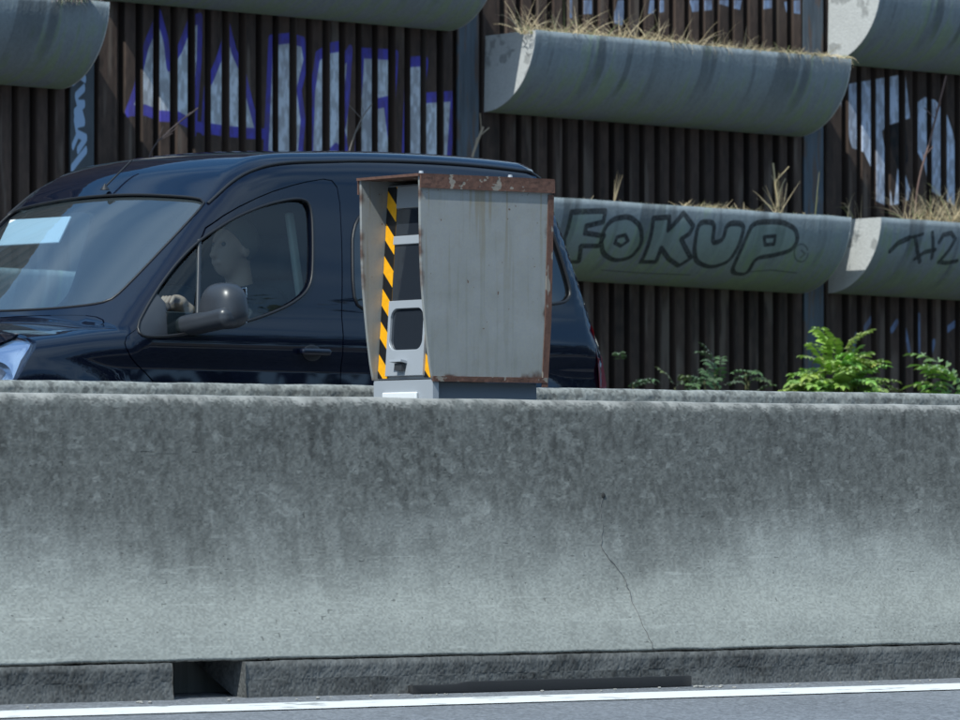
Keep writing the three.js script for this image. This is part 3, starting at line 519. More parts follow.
function skin(off, NS, NA, flip) {                       // the closed body surface, cast outwards from a line through its middle
  const pos = [], nor = [], idx = [], A0 = 1.0, A1 = 3.3, AY = 0.86;
  const cast = (ax, d) => { let a = 0, b = 3; for (let i = 0; i < 30; i++) { const m = (a + b) / 2; if (vanF(ax + d.x * m, AY + d.y * m, d.z * m) > off) b = m; else a = m; } return a; };
  for (let i = 0; i <= NS; i++) {
    const t = i / NS; let ax, ca, sa;
    if (t < 0.22) { const a = t / 0.22 * Math.PI / 2; ax = A0; ca = -Math.cos(a); sa = Math.sin(a); } else if (t > 0.78) { const a = (1 - t) / 0.22 * Math.PI / 2; ax = A1; ca = Math.cos(a); sa = Math.sin(a); } else { ax = mix(A0, A1, (t - 0.22) / 0.56); ca = 0; sa = 1; }
    for (let j = 0; j < NA; j++) { const b = j / NA * Math.PI * 2, d = new THREE.Vector3(ca, sa * Math.cos(b), sa * Math.sin(b)), l = cast(ax, d), x = ax + d.x * l, y = AY + d.y * l, z = d.z * l, n = vanN(x, y, z); pos.push(x, y, z); if (flip) n.negate(); nor.push(n.x, n.y, n.z); }
  }
  for (let i = 0; i < NS; i++) for (let j = 0; j < NA; j++) { const a = i * NA + j, b = i * NA + (j + 1) % NA, c = a + NA, e = b + NA; const q = i === 0 ? [a, e, c] : i === NS - 1 ? [a, b, c] : [a, b, c, b, e, c]; if (flip) q.reverse(); idx.push(...q); }
  const g = new THREE.BufferGeometry(); g.setAttribute('position', new THREE.Float32BufferAttribute(pos, 3)); g.setAttribute('normal', new THREE.Float32BufferAttribute(nor, 3)); g.setIndex(idx); return g;
}
const chaikin = (p, n = 2) => { for (let k = 0; k < n; k++) { const o = []; p.forEach((a, i) => { const b = p[(i + 1) % p.length]; o.push([a[0] * 0.78 + b[0] * 0.22, a[1] * 0.78 + b[1] * 0.22], [a[0] * 0.22 + b[0] * 0.78, a[1] * 0.22 + b[1] * 0.78]); }); p = o; } return p; };
const centre = (p) => p.reduce((s, a) => [s[0] + a[0] / p.length, s[1] + a[1] / p.length], [0, 0]);
const grow = (p, d) => { const c = centre(p); return p.map(([x, y]) => { const l = Math.hypot(x - c[0], y - c[1]) || 1; return [x + (x - c[0]) / l * d, y + (y - c[1]) / l * d]; }); };
const prism = (p, z0, z1) => bare(new THREE.ExtrudeGeometry(new THREE.Shape(p.map((a) => new THREE.Vector2(...a))), { depth: z1 - z0, bevelEnabled: false }).translate(0, 0, z0));
function patch(p, place, rings = 10) {                   // a curved sheet over an outline
  const c = centre(p), pos = [], idx = [], n = p.length; pos.push(...place(c[0], c[1]));
  for (let r = 1; r <= rings; r++) for (const a of p) pos.push(...place(mix(c[0], a[0], r / rings), mix(c[1], a[1], r / rings)));
  for (let j = 0; j < n; j++) { idx.push(0, 1 + j, 1 + (j + 1) % n); for (let r = 0; r < rings - 1; r++) { const a = 1 + r * n + j, b = 1 + r * n + (j + 1) % n; idx.push(a, a + n, b, b, a + n, b + n); } }
  return buf(pos, idx);
}
const onSide = (off, s = 1) => (X, Y) => [X, Y, s * solveZ(X, Y, off)];
const onCorner = (off, s = 1) => (X, Y) => { let z = solveZ(X, Y, off); while (z < 0.68) { X -= 0.004; z = solveZ(X, Y, off); } return [X, Y, s * z]; };   // stays on the flank where it turns into the tail
function loop(p, place, r, mat, name, parent) { const c = new THREE.CatmullRomCurve3(p.map((a) => new THREE.Vector3(...place(...a))), true, 'catmullrom', 0.2); return mesh(name, new THREE.TubeGeometry(c, p.length * 2, r, 6, true), mat, parent); }

{
  const van = thing('van', 'dark blue compact van driving behind the concrete barriers', 'van', [VAN.x, VAN.y, VAN.z]); van.rotation.y = VYAW;
  const paint = new THREE.MeshPhysicalMaterial({ color: lin(0.0013, 0.0028, 0.011), roughness: 0.5, metalness: 0, specularIntensity: 0.15, clearcoat: 1, clearcoatRoughness: 0.015 });
  const screenGlass = new THREE.MeshPhysicalMaterial({ color: lin(0.66, 0.82, 0.92), roughness: 0.0, transmission: 0.95, thickness: 0, ior: 2.33, clearcoat: 1, clearcoatRoughness: 0 });   // heat-reflecting coated screen with a pale haze in its colour imitating reflected sky
  const glass = new THREE.MeshPhysicalMaterial({ color: lin(0.78, 0.86, 0.83), roughness: 0.0, transmission: 1, thickness: 0, ior: 1.52 });
  const privacy = new THREE.MeshPhysicalMaterial({ color: lin(0.01, 0.012, 0.014), roughness: 0.03, clearcoat: 1 });
  const rubber = std({ color: lin(0.012, 0.012, 0.014), roughness: 0.45 });
  const plastic = std({ color: lin(0.034, 0.038, 0.046), roughness: 0.35 });
  const chrome = std({ color: lin(0.75, 0.77, 0.8), roughness: 0.12, metalness: 1 });
  const cabin = std({ color: lin(0.025, 0.026, 0.028), roughness: 0.85 });
  const px = (l) => l.map((a) => vanPix(...a));
  const win = chaikin(px([[131, 336], [153, 291], [176, 262], [200, 239], [233, 218], [267, 204], [296, 198], [308, 201], [312, 212], [313, 250], [312, 281], [305, 294], [288, 306], [262, 317], [225, 327], [167, 337]]), 2);
  const qwin = chaikin(px([[352, 205], [440, 200], [455, 206], [456, 300], [446, 310], [366, 312], [352, 300]]), 2);
  const rwin = chaikin(px([[470, 205], [536, 207], [547, 216], [570, 286], [570, 298], [561, 304], [482, 309], [471, 301]]), 2);
  const lampP = px([[-30, 348], [-12, 337], [12, 334], [30, 338], [37, 343], [28, 360], [16, 381], [6, 394], [-30, 392]]);
  const doorP = chaikin([...px([[124, 345], [127, 335], [148, 289], [172, 258], [197, 233], [230, 211], [265, 194], [300, 183], [330, 178], [339, 190], [342, 250], [342, 330], [340, 400]]), [2.4, 0.3], [1.36, 0.3], [1.3, 0.55], ...px([[160, 392], [149, 376], [132, 360]])], 1);
  const bothSides = (p, z0, z1) => [prism(p, z0, z1), prism(p, -z1, -z0)];
  const scr = chaikin([[-0.6, 1.145], [-0.3, 1.125], [0.3, 1.125], [0.6, 1.145], [0.635, 1.19], [0.672, 1.57], [0.63, 1.612], [0.2, 1.645], [-0.2, 1.645], [-0.63, 1.612], [-0.672, 1.57], [-0.635, 1.19]], 2);
  const scrPrism = prism(scr, 0.93, 2.3).applyMatrix4(new THREE.Matrix4().set(0, 0, 1, 0, 0, 1, 0, 0, -1, 0, 0, 0, 0, 0, 0, 1));   // shape (z, y) swept along x
  const backWin = prism(chaikin([[-0.55, 1.1], [0.55, 1.1], [0.5, 1.6], [-0.5, 1.6]], 2), 3.6, 4.5).applyMatrix4(new THREE.Matrix4().set(0, 0, 1, 0, 0, 1, 0, 0, -1, 0, 0, 0, 0, 0, 0, 1));
  const arch = [0.72, 3.45].flatMap((x) => [1, -1].map((s) => bare(new THREE.CylinderGeometry(0.39, 0.39, 0.36, 40).rotateX(Math.PI / 2).translate(x, 0.33, s * 0.84))));
  const cut = (a, b, op) => { ev.useGroups = false; const r = ev.evaluate(a, b, op); r.updateMatrixWorld(); return r; };
  const ev = new Evaluator(); ev.attributes = ['position', 'normal'];
  const brush = (g) => { const b = new Brush(g); b.updateMatrixWorld(); return b; };
  const shell = brush(mergeGeometries([bare(skin(0, 150, 132, false)), bare(skin(-0.035, 90, 80, true))]));
  let body = cut(shell, brush(mergeGeometries([...bothSides(win, 0.676, 1.2), ...bothSides(qwin, 0.6, 1.2), ...bothSides(rwin, 0.62, 1.2), ...bothSides(lampP, 0.6, 1.2), backWin, ...arch])), SUBTRACTION);
  body = cut(body, brush(scrPrism), SUBTRACTION);
  const door = cut(body, brush(prism(grow(doorP, -0.003), 0.3, 1.2)), INTERSECTION);
  body = cut(body, brush(prism(grow(doorP, 0.003), 0.3, 1.2)), SUBTRACTION);
  // bonnet lid seen from above: X, z
  const lid = chaikin([[0.02, -0.36], [-0.03, 0], [0.02, 0.36], [0.3, 0.5], [0.8, 0.65], [1.15, 0.7], [1.24, 0.68], [1.19, 0.3], [1.17, 0], [1.19, -0.3], [1.24, -0.68], [1.15, -0.7], [0.8, -0.65], [0.3, -0.5]], 2);
  const lidPrism = (d) => prism(grow(lid, d).map(([x, z]) => [x, -z]), 0.78, 1.3).rotateX(-Math.PI / 2);
  const hood = cut(body, brush(lidPrism(-0.003)), INTERSECTION);
  body = cut(body, brush(lidPrism(0.003)), SUBTRACTION);
  mesh('body', body.geometry, paint, van); mesh('bonnet', hood.geometry, paint, van);
  const d = mesh('door', door.geometry, paint, van);
  d.userData.label = 'driver door';
  mesh('window', patch(grow(win, 0.008), onSide(-0.014)), glass, d);
  loop(win, onSide(0.001), 0.0065, rubber, 'window_seal', d);
  { const a = vanPix(200, 240), b = vanPix(198, 332); mesh('window_divider', new THREE.TubeGeometry(new THREE.LineCurve3(new THREE.Vector3(a[0], a[1], solveZ(...a) - 0.006), new THREE.Vector3(b[0], b[1], solveZ(...b) - 0.004)), 4, 0.011, 6), plastic, d); }
  { const t = px([[131, 336], [154, 291], [166, 303], [168, 337]]); mesh('mirror_sail', patch(t, onSide(-0.002), 6), plastic, d); }
  { // pull handle
    const c = vanPix(312, 352), z = solveZ(...c); mesh('door_handle', new RoundedBoxGeometry(0.17, 0.03, 0.035, 3, 0.014).translate(c[0], c[1], z + 0.022), paint, d);
    mesh('handle_recess', new THREE.SphereGeometry(0.05, 20, 12).scale(1.1, 0.7, 0.1).translate(c[0], c[1] - 0.004, z), rubber, d);
  }
  function mirror(s, parent) {
    const [mx, my] = vanPix(184, 322), z = solveZ(mx, my);
    const head = new THREE.SphereGeometry(1, 36, 26); { const p = head.attributes.position; for (let i = 0; i < p.count; i++) { let x = p.getX(i), y = p.getY(i), w = p.getZ(i); const q = (v, e) => Math.sign(v) * Math.pow(Math.abs(v), e); x = q(x, 0.85); y = q(y, 0.7); w = q(w, 0.7); if (x > 0.55) x = 0.55; const tp = 1 - 0.12 * y; p.setXYZ(i, x * 0.085 * tp, y * 0.1, (w * 0.115 * tp) * s); } head.computeVertexNormals(); if (s < 0) { const ix = head.index.array; for (let i = 0; i < ix.length; i += 3) { const a = ix[i]; ix[i] = ix[i + 1]; ix[i + 1] = a; } } }
    head.scale(0.95, 0.98, 0.98); head.translate(mx + 0.075, my + 0.065, s * (z + 0.17)); 
    const m = mesh('wing_mirror', head, plastic, parent);
    const arm = new RoundedBoxGeometry(0.11, 0.085, 0.33, 4, 0.036); arm.rotateX(-s * 0.12); arm.translate(mx + 0.035, my + 0.0, s * (z + 0.11));
    mesh('mirror_arm', arm, plastic, parent);
    mesh('mirror_glass', new RoundedBoxGeometry(0.004, 0.15, 0.17, 2, 0.002).translate(mx + 0.126, my + 0.066, s * (z + 0.17)), chrome, parent);
  }
  mirror(1, d); mirror(-1, van);
  // other glass
  mesh('windscreen', patch(grow(scr, 0.008), (z, Y) => [solveX(Y, z, -0.012), Y, z], 14), screenGlass, van);
  loop(scr, (z, Y) => [solveX(Y, z, 0) , Y, z], 0.006, rubber, 'windscreen_seal', van);
  mesh('window', patch(grow(win, 0.008), onSide(-0.014, -1)), glass, van);
  for (const s of [1, -1]) for (const p of [qwin, rwin]) { mesh('side_window', patch(grow(p, 0.008), onSide(-0.01, s)), privacy, van); loop(p, onSide(0.001, s), 0.008, rubber, 'window_seal', van); }
  mesh('rear_window', patch(chaikin([[-0.56, 1.09], [0.56, 1.09], [0.51, 1.61], [-0.51, 1.61]], 2), (z, Y) => [4.19 - 0.1 * z * z - 0.3 * (Y - 0.85), Y, z], 6), privacy, van);
  // roof gutters
  for (const s of [1, -1]) { const pts = []; for (let i = 0; i <= 30; i++) { const X = mix(1.8, 3.85, i / 30); let a = 0.3, b = 0.9; const zz = mix(0.675, 0.64, i / 30); let Y = 2; for (let q = 0, lo = 1.3, hi = 2.2; q < 30; q++) { const m = (lo + hi) / 2; if (vanF(X, m, zz) > 0) hi = m; else lo = m; Y = lo; } pts.push(new THREE.Vector3(X, Y + 0.001, s * zz)); } mesh('roof_gutter', new THREE.TubeGeometry(new THREE.CatmullRomCurve3(pts), 60, 0.008, 6), rubber, van); }
  // roof aerial
  { const b = atVan(105, 187, 0), e = atVan(132, 160, 0); mesh('antenna', new THREE.TubeGeometry(new THREE.LineCurve3(b, e), 4, 0.004, 6), rubber, van); mesh('antenna_base', new THREE.ConeGeometry(0.022, 0.03, 14).translate(b.x, b.y + 0.002, b.z), rubber, van); }
  // head lamps: silver bowl behind a clear cover
  for (const s of [1, -1]) {
    const l = new THREE.Group(); l.name = 'headlight'; van.add(l);
    const c = grow(lampP, 0.006);
    mesh('lamp_cover', patch(c, onSide(-0.006, s), 8), new THREE.MeshPhysicalMaterial({ color: lin(0.97, 0.98, 1), transmission: 1, roughness: 0, thickness: 0, ior: 1.5 }), l);
    mesh('lamp_housing', patch(grow(lampP, 0.03), (X, Y) => { const z = solveZ(X, Y, -0.011), k = centre(lampP), r = Math.hypot((X - k[0]) * 1.2, Y - k[1]); return [X, Y, s * (z - 0.03 * ss(0.18, 0.02, r) - 0.002)]; }, 10), std({ color: lin(0.55, 0.62, 0.75), roughness: 0.22, metalness: 0.9 }), l);
    for (const [X, Y, r] of [[0.56, 0.935, 0.062], [0.565, 0.81, 0.06]]) { const pts = []; for (let i = 0; i <= 10; i++) pts.push(new THREE.Vector2(0.012 + r * Math.sqrt(i / 10), 0.09 * (i / 10))); const g = new THREE.LatheGeometry(pts, 28); g.rotateX(Math.PI / 2); if (s < 0) g.rotateY(Math.PI); g.rotateY(-s * 0.7); const z = solveZ(X, Y, -0.03); g.translate(X, Y, s * (z - 0.055)); mesh('reflector', g, chrome, l); mesh('bulb', new THREE.SphereGeometry(0.016, 14, 10).translate(X, Y, s * (z - 0.05)), std({ color: lin(0.8, 0.82, 0.85), roughness: 0.2 }), l); }
    mesh('turn_lens', new THREE.SphereGeometry(0.02, 14, 10).scale(1.4, 1, 0.6).translate(0.44, 0.86, s * (solveZ(0.44, 0.86, -0.02) - 0.012)), std({ color: lin(0.7, 0.3, 0.05), roughness: 0.2 }), l);
  }
  // tail lamps wrap the rear corner
  for (const s of [1, -1]) {
    const p = px([[586, 300], [590, 298], [594, 310], [600, 340], [604, 372], [604, 392], [599, 394], [597, 360], [592, 330]]);
    const l = mesh('tail_light', patch(p, onCorner(0.006, s), 6), new THREE.MeshPhysicalMaterial({ color: lin(0.2, 0.006, 0.012), roughness: 0.3, side: THREE.DoubleSide }), van); l.userData.label = 'red tail light';
    mesh('clear_lens', patch(px([[587, 301], [590, 299], [593, 309], [596, 322], [592, 322]]), onCorner(0.01, s), 4), new THREE.MeshPhysicalMaterial({ color: lin(0.4, 0.16, 0.19), roughness: 0.3, side: THREE.DoubleSide }), l);
  }
  // running gear
  for (const x of [0.72, 3.45]) for (const s of [1, -1]) {
    const w = new THREE.Group(); w.name = 'wheel'; w.position.set(x, 0.31, s * 0.735); van.add(w);
    const tp = [[0.19, -0.095], [0.27, -0.1], [0.3, -0.085], [0.31, -0.06], [0.31, 0.06], [0.3, 0.085], [0.27, 0.1], [0.19, 0.095]].map((a) => new THREE.Vector2(...a));
    mesh('tyre', new THREE.LatheGeometry(tp, 48).rotateX(Math.PI / 2), rubber, w);
    mesh('rim', new THREE.LatheGeometry([[0.0, 0.07], [0.05, 0.075], [0.07, 0.05], [0.16, 0.06], [0.195, 0.092], [0.2, 0.0]].map((a) => new THREE.Vector2(...a)), 40).rotateX(s * Math.PI / 2), std({ color: lin(0.4, 0.41, 0.42), roughness: 0.35, metalness: 0.8 }), w);
  }
  mesh('bumper', box(4.12, 4.24, 0.35, 0.62, -0.7, 0.7, 0.05), plastic, van);
  // cabin
  mesh('floor_pan', box(0.9, 3.9, 0.3, 0.34, -0.72, 0.72), cabin, van);
  mesh('dashboard', new RoundedBoxGeometry(0.55, 0.3, 1.36, 4, 0.1).translate(1.6, 0.97, 0), cabin, van);
  { const a = vanPix(307, 225), b = vanPix(304, 300); mesh('pillar_trim', new RoundedBoxGeometry(0.04, 0.5, 0.03, 3, 0.012).rotateX(-0.2).translate((a[0] + b[0]) / 2 + 0.075, (a[1] + b[1]) / 2 - 0.02, 0.655), std({ color: lin(0.25, 0.27, 0.25), roughness: 0.8 }), van); }
  mesh('bulkhead', box(2.92, 2.94, 0.34, 1.7, -0.62, 0.62), cabin, van);
  const hd = atVan(232, 249, 0.38), hn = atVan(172, 303, 0.46);   // driver's head and left hand
  for (const s of [1, -1]) {
    const g = mergeGeometries([new RoundedBoxGeometry(0.5, 0.16, 0.5, 4, 0.06).translate(2.16, 0.62, 0), new RoundedBoxGeometry(0.15, 0.66, 0.48, 4, 0.065).rotateZ(-0.2).translate(2.45, 0.95, 0), new RoundedBoxGeometry(0.09, 0.19, 0.27, 4, 0.04).rotateZ(-0.15).translate(2.53, 1.38, 0)]); g.translate(hd.x - 2.29, 0, s * 0.36); mesh('seat', g, std({ color: lin(0.045, 0.047, 0.05), roughness: 0.95 }), van);
  }
  const wc = new THREE.Vector3(hn.x + 0.03, hn.y - 0.155, 0.36), tilt = -0.5;
  const wheel = mesh('steering_wheel', mergeGeometries([new THREE.TorusGeometry(0.185, 0.014, 10, 48), new THREE.BoxGeometry(0.36, 0.035, 0.02), new THREE.CylinderGeometry(0.06, 0.06, 0.04, 20).rotateX(Math.PI / 2)].map((g) => bare(g).rotateY(Math.PI / 2))), rubber, van);
  wheel.position.copy(wc); wheel.rotation.z = tilt;
  // pale visor / sticker behind the top of the screen
  mesh('sun_visor', new RoundedBoxGeometry(0.012, 0.14, 0.42, 2, 0.005).rotateZ(-0.55).translate(1.73, 1.5, -0.4), std({ color: lin(0.7, 0.72, 0.72), roughness: 0.6 }), van).userData.label = 'pale folded sun visor';

  // ---- driver
  const capsule = (p, a, b, ra, rb) => { const ab = b.clone().sub(a), t = Math.max(0, Math.min(1, p.clone().sub(a).dot(ab) / ab.lengthSq())); return p.distanceTo(a.clone().addScaledVector(ab, t)) - mix(ra, rb, t); };
  const smin = (a, b, k) => -smax(-a, -b, k);
  function field(fn, c, half, res) {
    const mc = new MarchingCubes(res, new THREE.MeshBasicMaterial(), false, false, 120000); mc.isolation = 0; const hs = res / 2, p = new THREE.Vector3(); mc.reset();
    for (let z = 0; z < res; z++) for (let y = 0; y < res; y++) for (let x = 0; x < res; x++) { p.set(c.x + half * (x - hs) / hs, c.y + half * (y - hs) / hs, c.z + half * (z - hs) / hs); mc.field[x + y * res + z * res * res] = -fn(p); }
    mc.update(); const n = mc.count, g = new THREE.BufferGeometry(), P = new Float32Array(n * 3), N = new Float32Array(n * 3);
    for (let i = 0; i < n * 3; i++) { P[i] = mc.positionArray[i] * half + [c.x, c.y, c.z][i % 3]; N[i] = mc.normalArray[i]; }
    g.setAttribute('position', new THREE.BufferAttribute(P, 3)); g.setAttribute('normal', new THREE.BufferAttribute(N, 3)); return g;
  }
  const V = (x, y, z) => new THREE.Vector3(x, y, z);
  const ell = (p, c, r) => { const x = (p.x - c.x) / r[0], y = (p.y - c.y) / r[1], z = (p.z - c.z) / r[2], k = Math.hypot(x, y, z); return (k - 1) * Math.min(...r); };
  const headF = (p) => { const q = p.clone().sub(hd); // faces -x
    let d = ell(q, V(0.012, 0.03, 0), [0.098, 0.092, 0.077]); d = smin(d, ell(q, V(-0.035, -0.045, 0), [0.062, 0.078, 0.058]), 0.05); d = smin(d, capsule(q, V(-0.09, 0.005, 0), V(-0.112, -0.03, 0), 0.009, 0.014), 0.022);
    for (const s of [1, -1]) { d = smin(d, ell(q, V(0.012, -0.005, s * 0.078), [0.022, 0.034, 0.011]), 0.008); d = -smin(-d, ell(q, V(-0.094, 0.018, s * 0.032), [0.018, 0.011, 0.016]), 0.014); }
    d = smin(d, capsule(q, V(-0.092, -0.062, -0.018), V(-0.092, -0.062, 0.018), 0.008, 0.008), 0.012);
    return smin(d, capsule(q, V(0.03, -0.07, 0), V(0.05, -0.2, 0), 0.056, 0.062), 0.03); };
  const fingers = (o, s) => (p) => { const q = p.clone().sub(o); let d = smin(capsule(q, V(0.075, -0.03, s * 0.02), V(0.025, 0.0, 0), 0.03, 0.036), capsule(q, V(0.03, 0.004, -0.028), V(0.03, 0.004, 0.028), 0.022, 0.022), 0.02);
    for (let i = 0; i < 4; i++) { const z = -0.033 + i * 0.022, l = [0.9, 1, 0.97, 0.8][i]; let f = capsule(q, V(0.02, 0.012, z), V(-0.022 * l, 0.022, z), 0.0105, 0.0095); f = Math.min(f, capsule(q, V(-0.022 * l, 0.022, z), V(-0.042 * l, 0.0, z), 0.0095, 0.0088)); f = Math.min(f, capsule(q, V(-0.042 * l, 0.0, z), V(-0.03 * l, -0.02, z), 0.0088, 0.0078)); d = smin(d, f, 0.005); }
    d = smin(d, capsule(q, V(0.04, -0.015, -s * 0.034), V(0.01, -0.026, -s * 0.05), 0.013, 0.011), 0.01); return smin(d, capsule(q, V(0.01, -0.026, -s * 0.05), V(-0.016, -0.014, -s * 0.046), 0.011, 0.009), 0.006); };
  const hr = V(hn.x + 0.04, hn.y - 0.05, 0.24);
  const hips = V(hd.x + 0.02, 0.72, 0.36), chest = V(hd.x + 0.06, hd.y - 0.34, 0.36), neck = V(hd.x + 0.05, hd.y - 0.19, 0.36), shL = V(hd.x + 0.07, hd.y - 0.25, 0.55), shR = V(hd.x + 0.07, hd.y - 0.25, 0.17), wrL = V(hn.x + 0.08, hn.y - 0.035, hn.z), wrR = V(hr.x + 0.08, hr.y - 0.03, hr.z), elL = shL.clone().lerp(wrL, 0.5).add(V(0.03, -0.11, 0.05)), elR = shR.clone().lerp(wrR, 0.5).add(V(0.03, -0.11, -0.05));
  const knL = V(hd.x - 0.43, 0.72, 0.46), knR = V(hd.x - 0.43, 0.72, 0.26), anL = V(hd.x - 0.6, 0.42, 0.45), anR = V(hd.x - 0.6, 0.42, 0.27);
  const coatF = (p) => { let d = capsule(p, hips, chest, 0.15, 0.165); d = smin(d, capsule(p, shL, shR, 0.07, 0.07), 0.09); d = smin(d, capsule(p, chest, neck, 0.13, 0.062), 0.06); for (const [a, b, c] of [[shL, elL, wrL], [shR, elR, wrR]]) { d = smin(d, capsule(p, a, b, 0.066, 0.052), 0.04); d = smin(d, capsule(p, b, c, 0.052, 0.034), 0.03); } return d; };
  const legF = (p) => { let d = 9; for (const [k, a, z] of [[knL, anL, 0.44], [knR, anR, 0.28]]) { d = Math.min(d, smin(capsule(p, V(hips.x, 0.7, z), k, 0.095, 0.068), capsule(p, k, a, 0.062, 0.042), 0.03)); } return d; };
  const skinM = std({ color: lin(0.46, 0.29, 0.215), roughness: 0.55 });
  const man = thing('person', 'driver in a dark jacket seated at the wheel of the van', 'person', [VAN.x, VAN.y, VAN.z]); man.rotation.y = VYAW;
  const core = (p) => smin(capsule(p, hips, chest, 0.12, 0.13), capsule(p, chest, neck, 0.1, 0.05), 0.05);
  mesh('body', mergeGeometries([field(headF, hd.clone().add(V(0, -0.04, 0)), 0.18, 72), field(fingers(hn, 1), hn, 0.11, 60), field(fingers(hr, -1), hr, 0.11, 60), field(core, chest, 0.5, 40)]), skinM, man);
  mesh('jacket', field(coatF, chest.clone().add(V(-0.18, -0.1, 0)), 0.56, 84), std({ color: lin(0.02, 0.021, 0.026), roughness: 0.9 }), man);
  mesh('trousers', field(legF, V(hips.x - 0.27, 0.6, 0.36), 0.48, 60), std({ color: lin(0.02, 0.024, 0.035), roughness: 0.9 }), man);
  mesh('hair', field((p) => { const q = p.clone().sub(hd); const sh = ell(q, V(0.016, 0.034, 0), [0.117, 0.11, 0.094]); return Math.max(sh, -(q.x * 0.75 + q.y * 0.55 - 0.0) , -ell(q, V(0.012, 0.03, 0), [0.09, 0.085, 0.07])); }, hd, 0.14, 60), std({ color: lin(0.13, 0.11, 0.09), roughness: 0.85 }), man);
  for (const s of [1, -1]) mesh('eye', new THREE.SphereGeometry(0.011, 14, 10).translate(hd.x - 0.0755, hd.y + 0.018, hd.z + s * 0.032), std({ color: lin(0.12, 0.1, 0.09), roughness: 0.2 }), man);
}
// ---------------------------------------------------------------- dry grass, weeds, shrubs, trees
const leafMat = (c) => new THREE.MeshPhysicalMaterial({ color: 0xffffff, vertexColors: true, roughness: 0.75, side: THREE.DoubleSide, transmission: c, thickness: 0 });
function Blades() { this.p = []; this.i = []; this.c = []; }
Blades.prototype.blade = function (o, dir, len, w, droop, col, r, seg = 3) {      // a bent, tapering strip
  const b = this.p.length / 3, d = dir.clone(), p = o.clone(), side = new THREE.Vector3(d.z, 0, -d.x); if (side.lengthSq() < 1e-4) side.set(1, 0, 0); side.normalize().applyAxisAngle(d, r() * 3);
  for (let k = 0; k <= seg; k++) { const h = w * (1 - k / seg * 0.85) / 2; this.p.push(p.x - side.x * h, p.y - side.y * h, p.z - side.z * h, p.x + side.x * h, p.y + side.y * h, p.z + side.z * h); this.c.push(...col, ...col); p.addScaledVector(d, len / seg); d.y -= droop / seg; d.normalize(); }
  for (let k = 0; k < seg; k++) { const a = b + k * 2; this.i.push(a, a + 1, a + 2, a + 1, a + 3, a + 2); }
};
Blades.prototype.leaf = function (o, dir, up, len, w, col) {                      // a pointed leaf folded along its midrib
  const b = this.p.length / 3, s = new THREE.Vector3().crossVectors(dir, up).normalize().multiplyScalar(w / 2), n = up.clone().multiplyScalar(w * 0.18), P = (v) => this.p.push(v.x, v.y, v.z);
  const m = o.clone().addScaledVector(dir, len * 0.45), q = o.clone().addScaledVector(dir, len).addScaledVector(up, -len * 0.15), m2 = o.clone().addScaledVector(dir, len * 0.75);
  P(o); P(m.clone().add(s).add(n)); P(m); P(m.clone().sub(s).add(n)); P(m2.clone().addScaledVector(s, 0.7).addScaledVector(n, 0.4)); P(m2.clone().addScaledVector(s, -0.7).addScaledVector(n, 0.4)); P(q);
  for (let k = 0; k < 7; k++) this.c.push(...col); this.i.push(b, b + 1, b + 2, b, b + 2, b + 3, b + 2, b + 1, b + 4, b + 2, b + 4, b + 6, b + 2, b + 6, b + 5, b + 2, b + 5, b + 3);
};
Blades.prototype.build = function () { return buf(this.p, this.i, null, this.c); };
const strawMat = leafMat(0.25);
const straw = (r) => { const k = 0.65 + 0.6 * r(), g = r() < 0.12; return g ? [0.2 * k, 0.22 * k, 0.09 * k] : [0.6 * k, 0.48 * k, 0.3 * k]; };
function tuft(B, r, c, n, spread, len, up) {
  for (let i = 0; i < n; i++) { const a = r() * 6.283, lean = (1 - up) + 0.6 * r(), d = new THREE.Vector3(Math.cos(a) * lean, 0.5 + r(), Math.sin(a) * lean).normalize(), o = c.clone().add(new THREE.Vector3((r() - 0.5) * spread, -0.02, (r() - 0.5) * spread * 0.5)); B.blade(o, d, len * (0.45 + 0.8 * r()), 0.004 + 0.004 * r(), 0.25 + 1.1 * r(), straw(r), r, 5); }
}
function dryGrass(key, label, fn, seed) { const tr = troughs.find((t) => t.key === key), B = new Blades(), r = rng(seed); const top = (px, n = 0.42) => { let x = at(px, 200, WZ + n).x; return new THREE.Vector3(x, tr.y + TB + TILT * (x - tr.x0), WZ + n); }; fn(B, r, top); return tag(mesh('dry_grass', B.build(), strawMat), label, 'grass', 'dry grass growing in the troughs', 'stuff'); }
dryGrass('upper', 'thick mat of dry straw grass spilling over the smooth trough', (B, r, top) => {
  for (let i = 0; i < 640; i++) { const px = 522 + 318 * r(); tuft(B, r, top(px, 0.16 + 0.31 * r()), 6, 0.05, 0.085, 0.3); }
  for (let i = 0; i < 46; i++) { const px = 520 + 130 * r() * r() + (r() < 0.3 ? 150 * r() : 0); tuft(B, r, top(px, 0.15 + 0.28 * r()), 4, 0.06, 0.24, 0.55); }
  for (let i = 0; i < 30; i++) { const px = 560 + 270 * r(); tuft(B, r, top(px, 0.15 + 0.28 * r()), 3, 0.05, 0.17, 0.6); }
  for (let i = 0; i < 12; i++) { const px = 660 + 180 * r(); for (let k = 0; k < 5; k++) B.blade(top(px + 8 * r(), 0.475), new THREE.Vector3((r() - 0.5) * 0.6, 0.2, 0.5).normalize(), 0.09 + 0.09 * r(), 0.005, 2.6, straw(r), r, 5); }
}, 51);
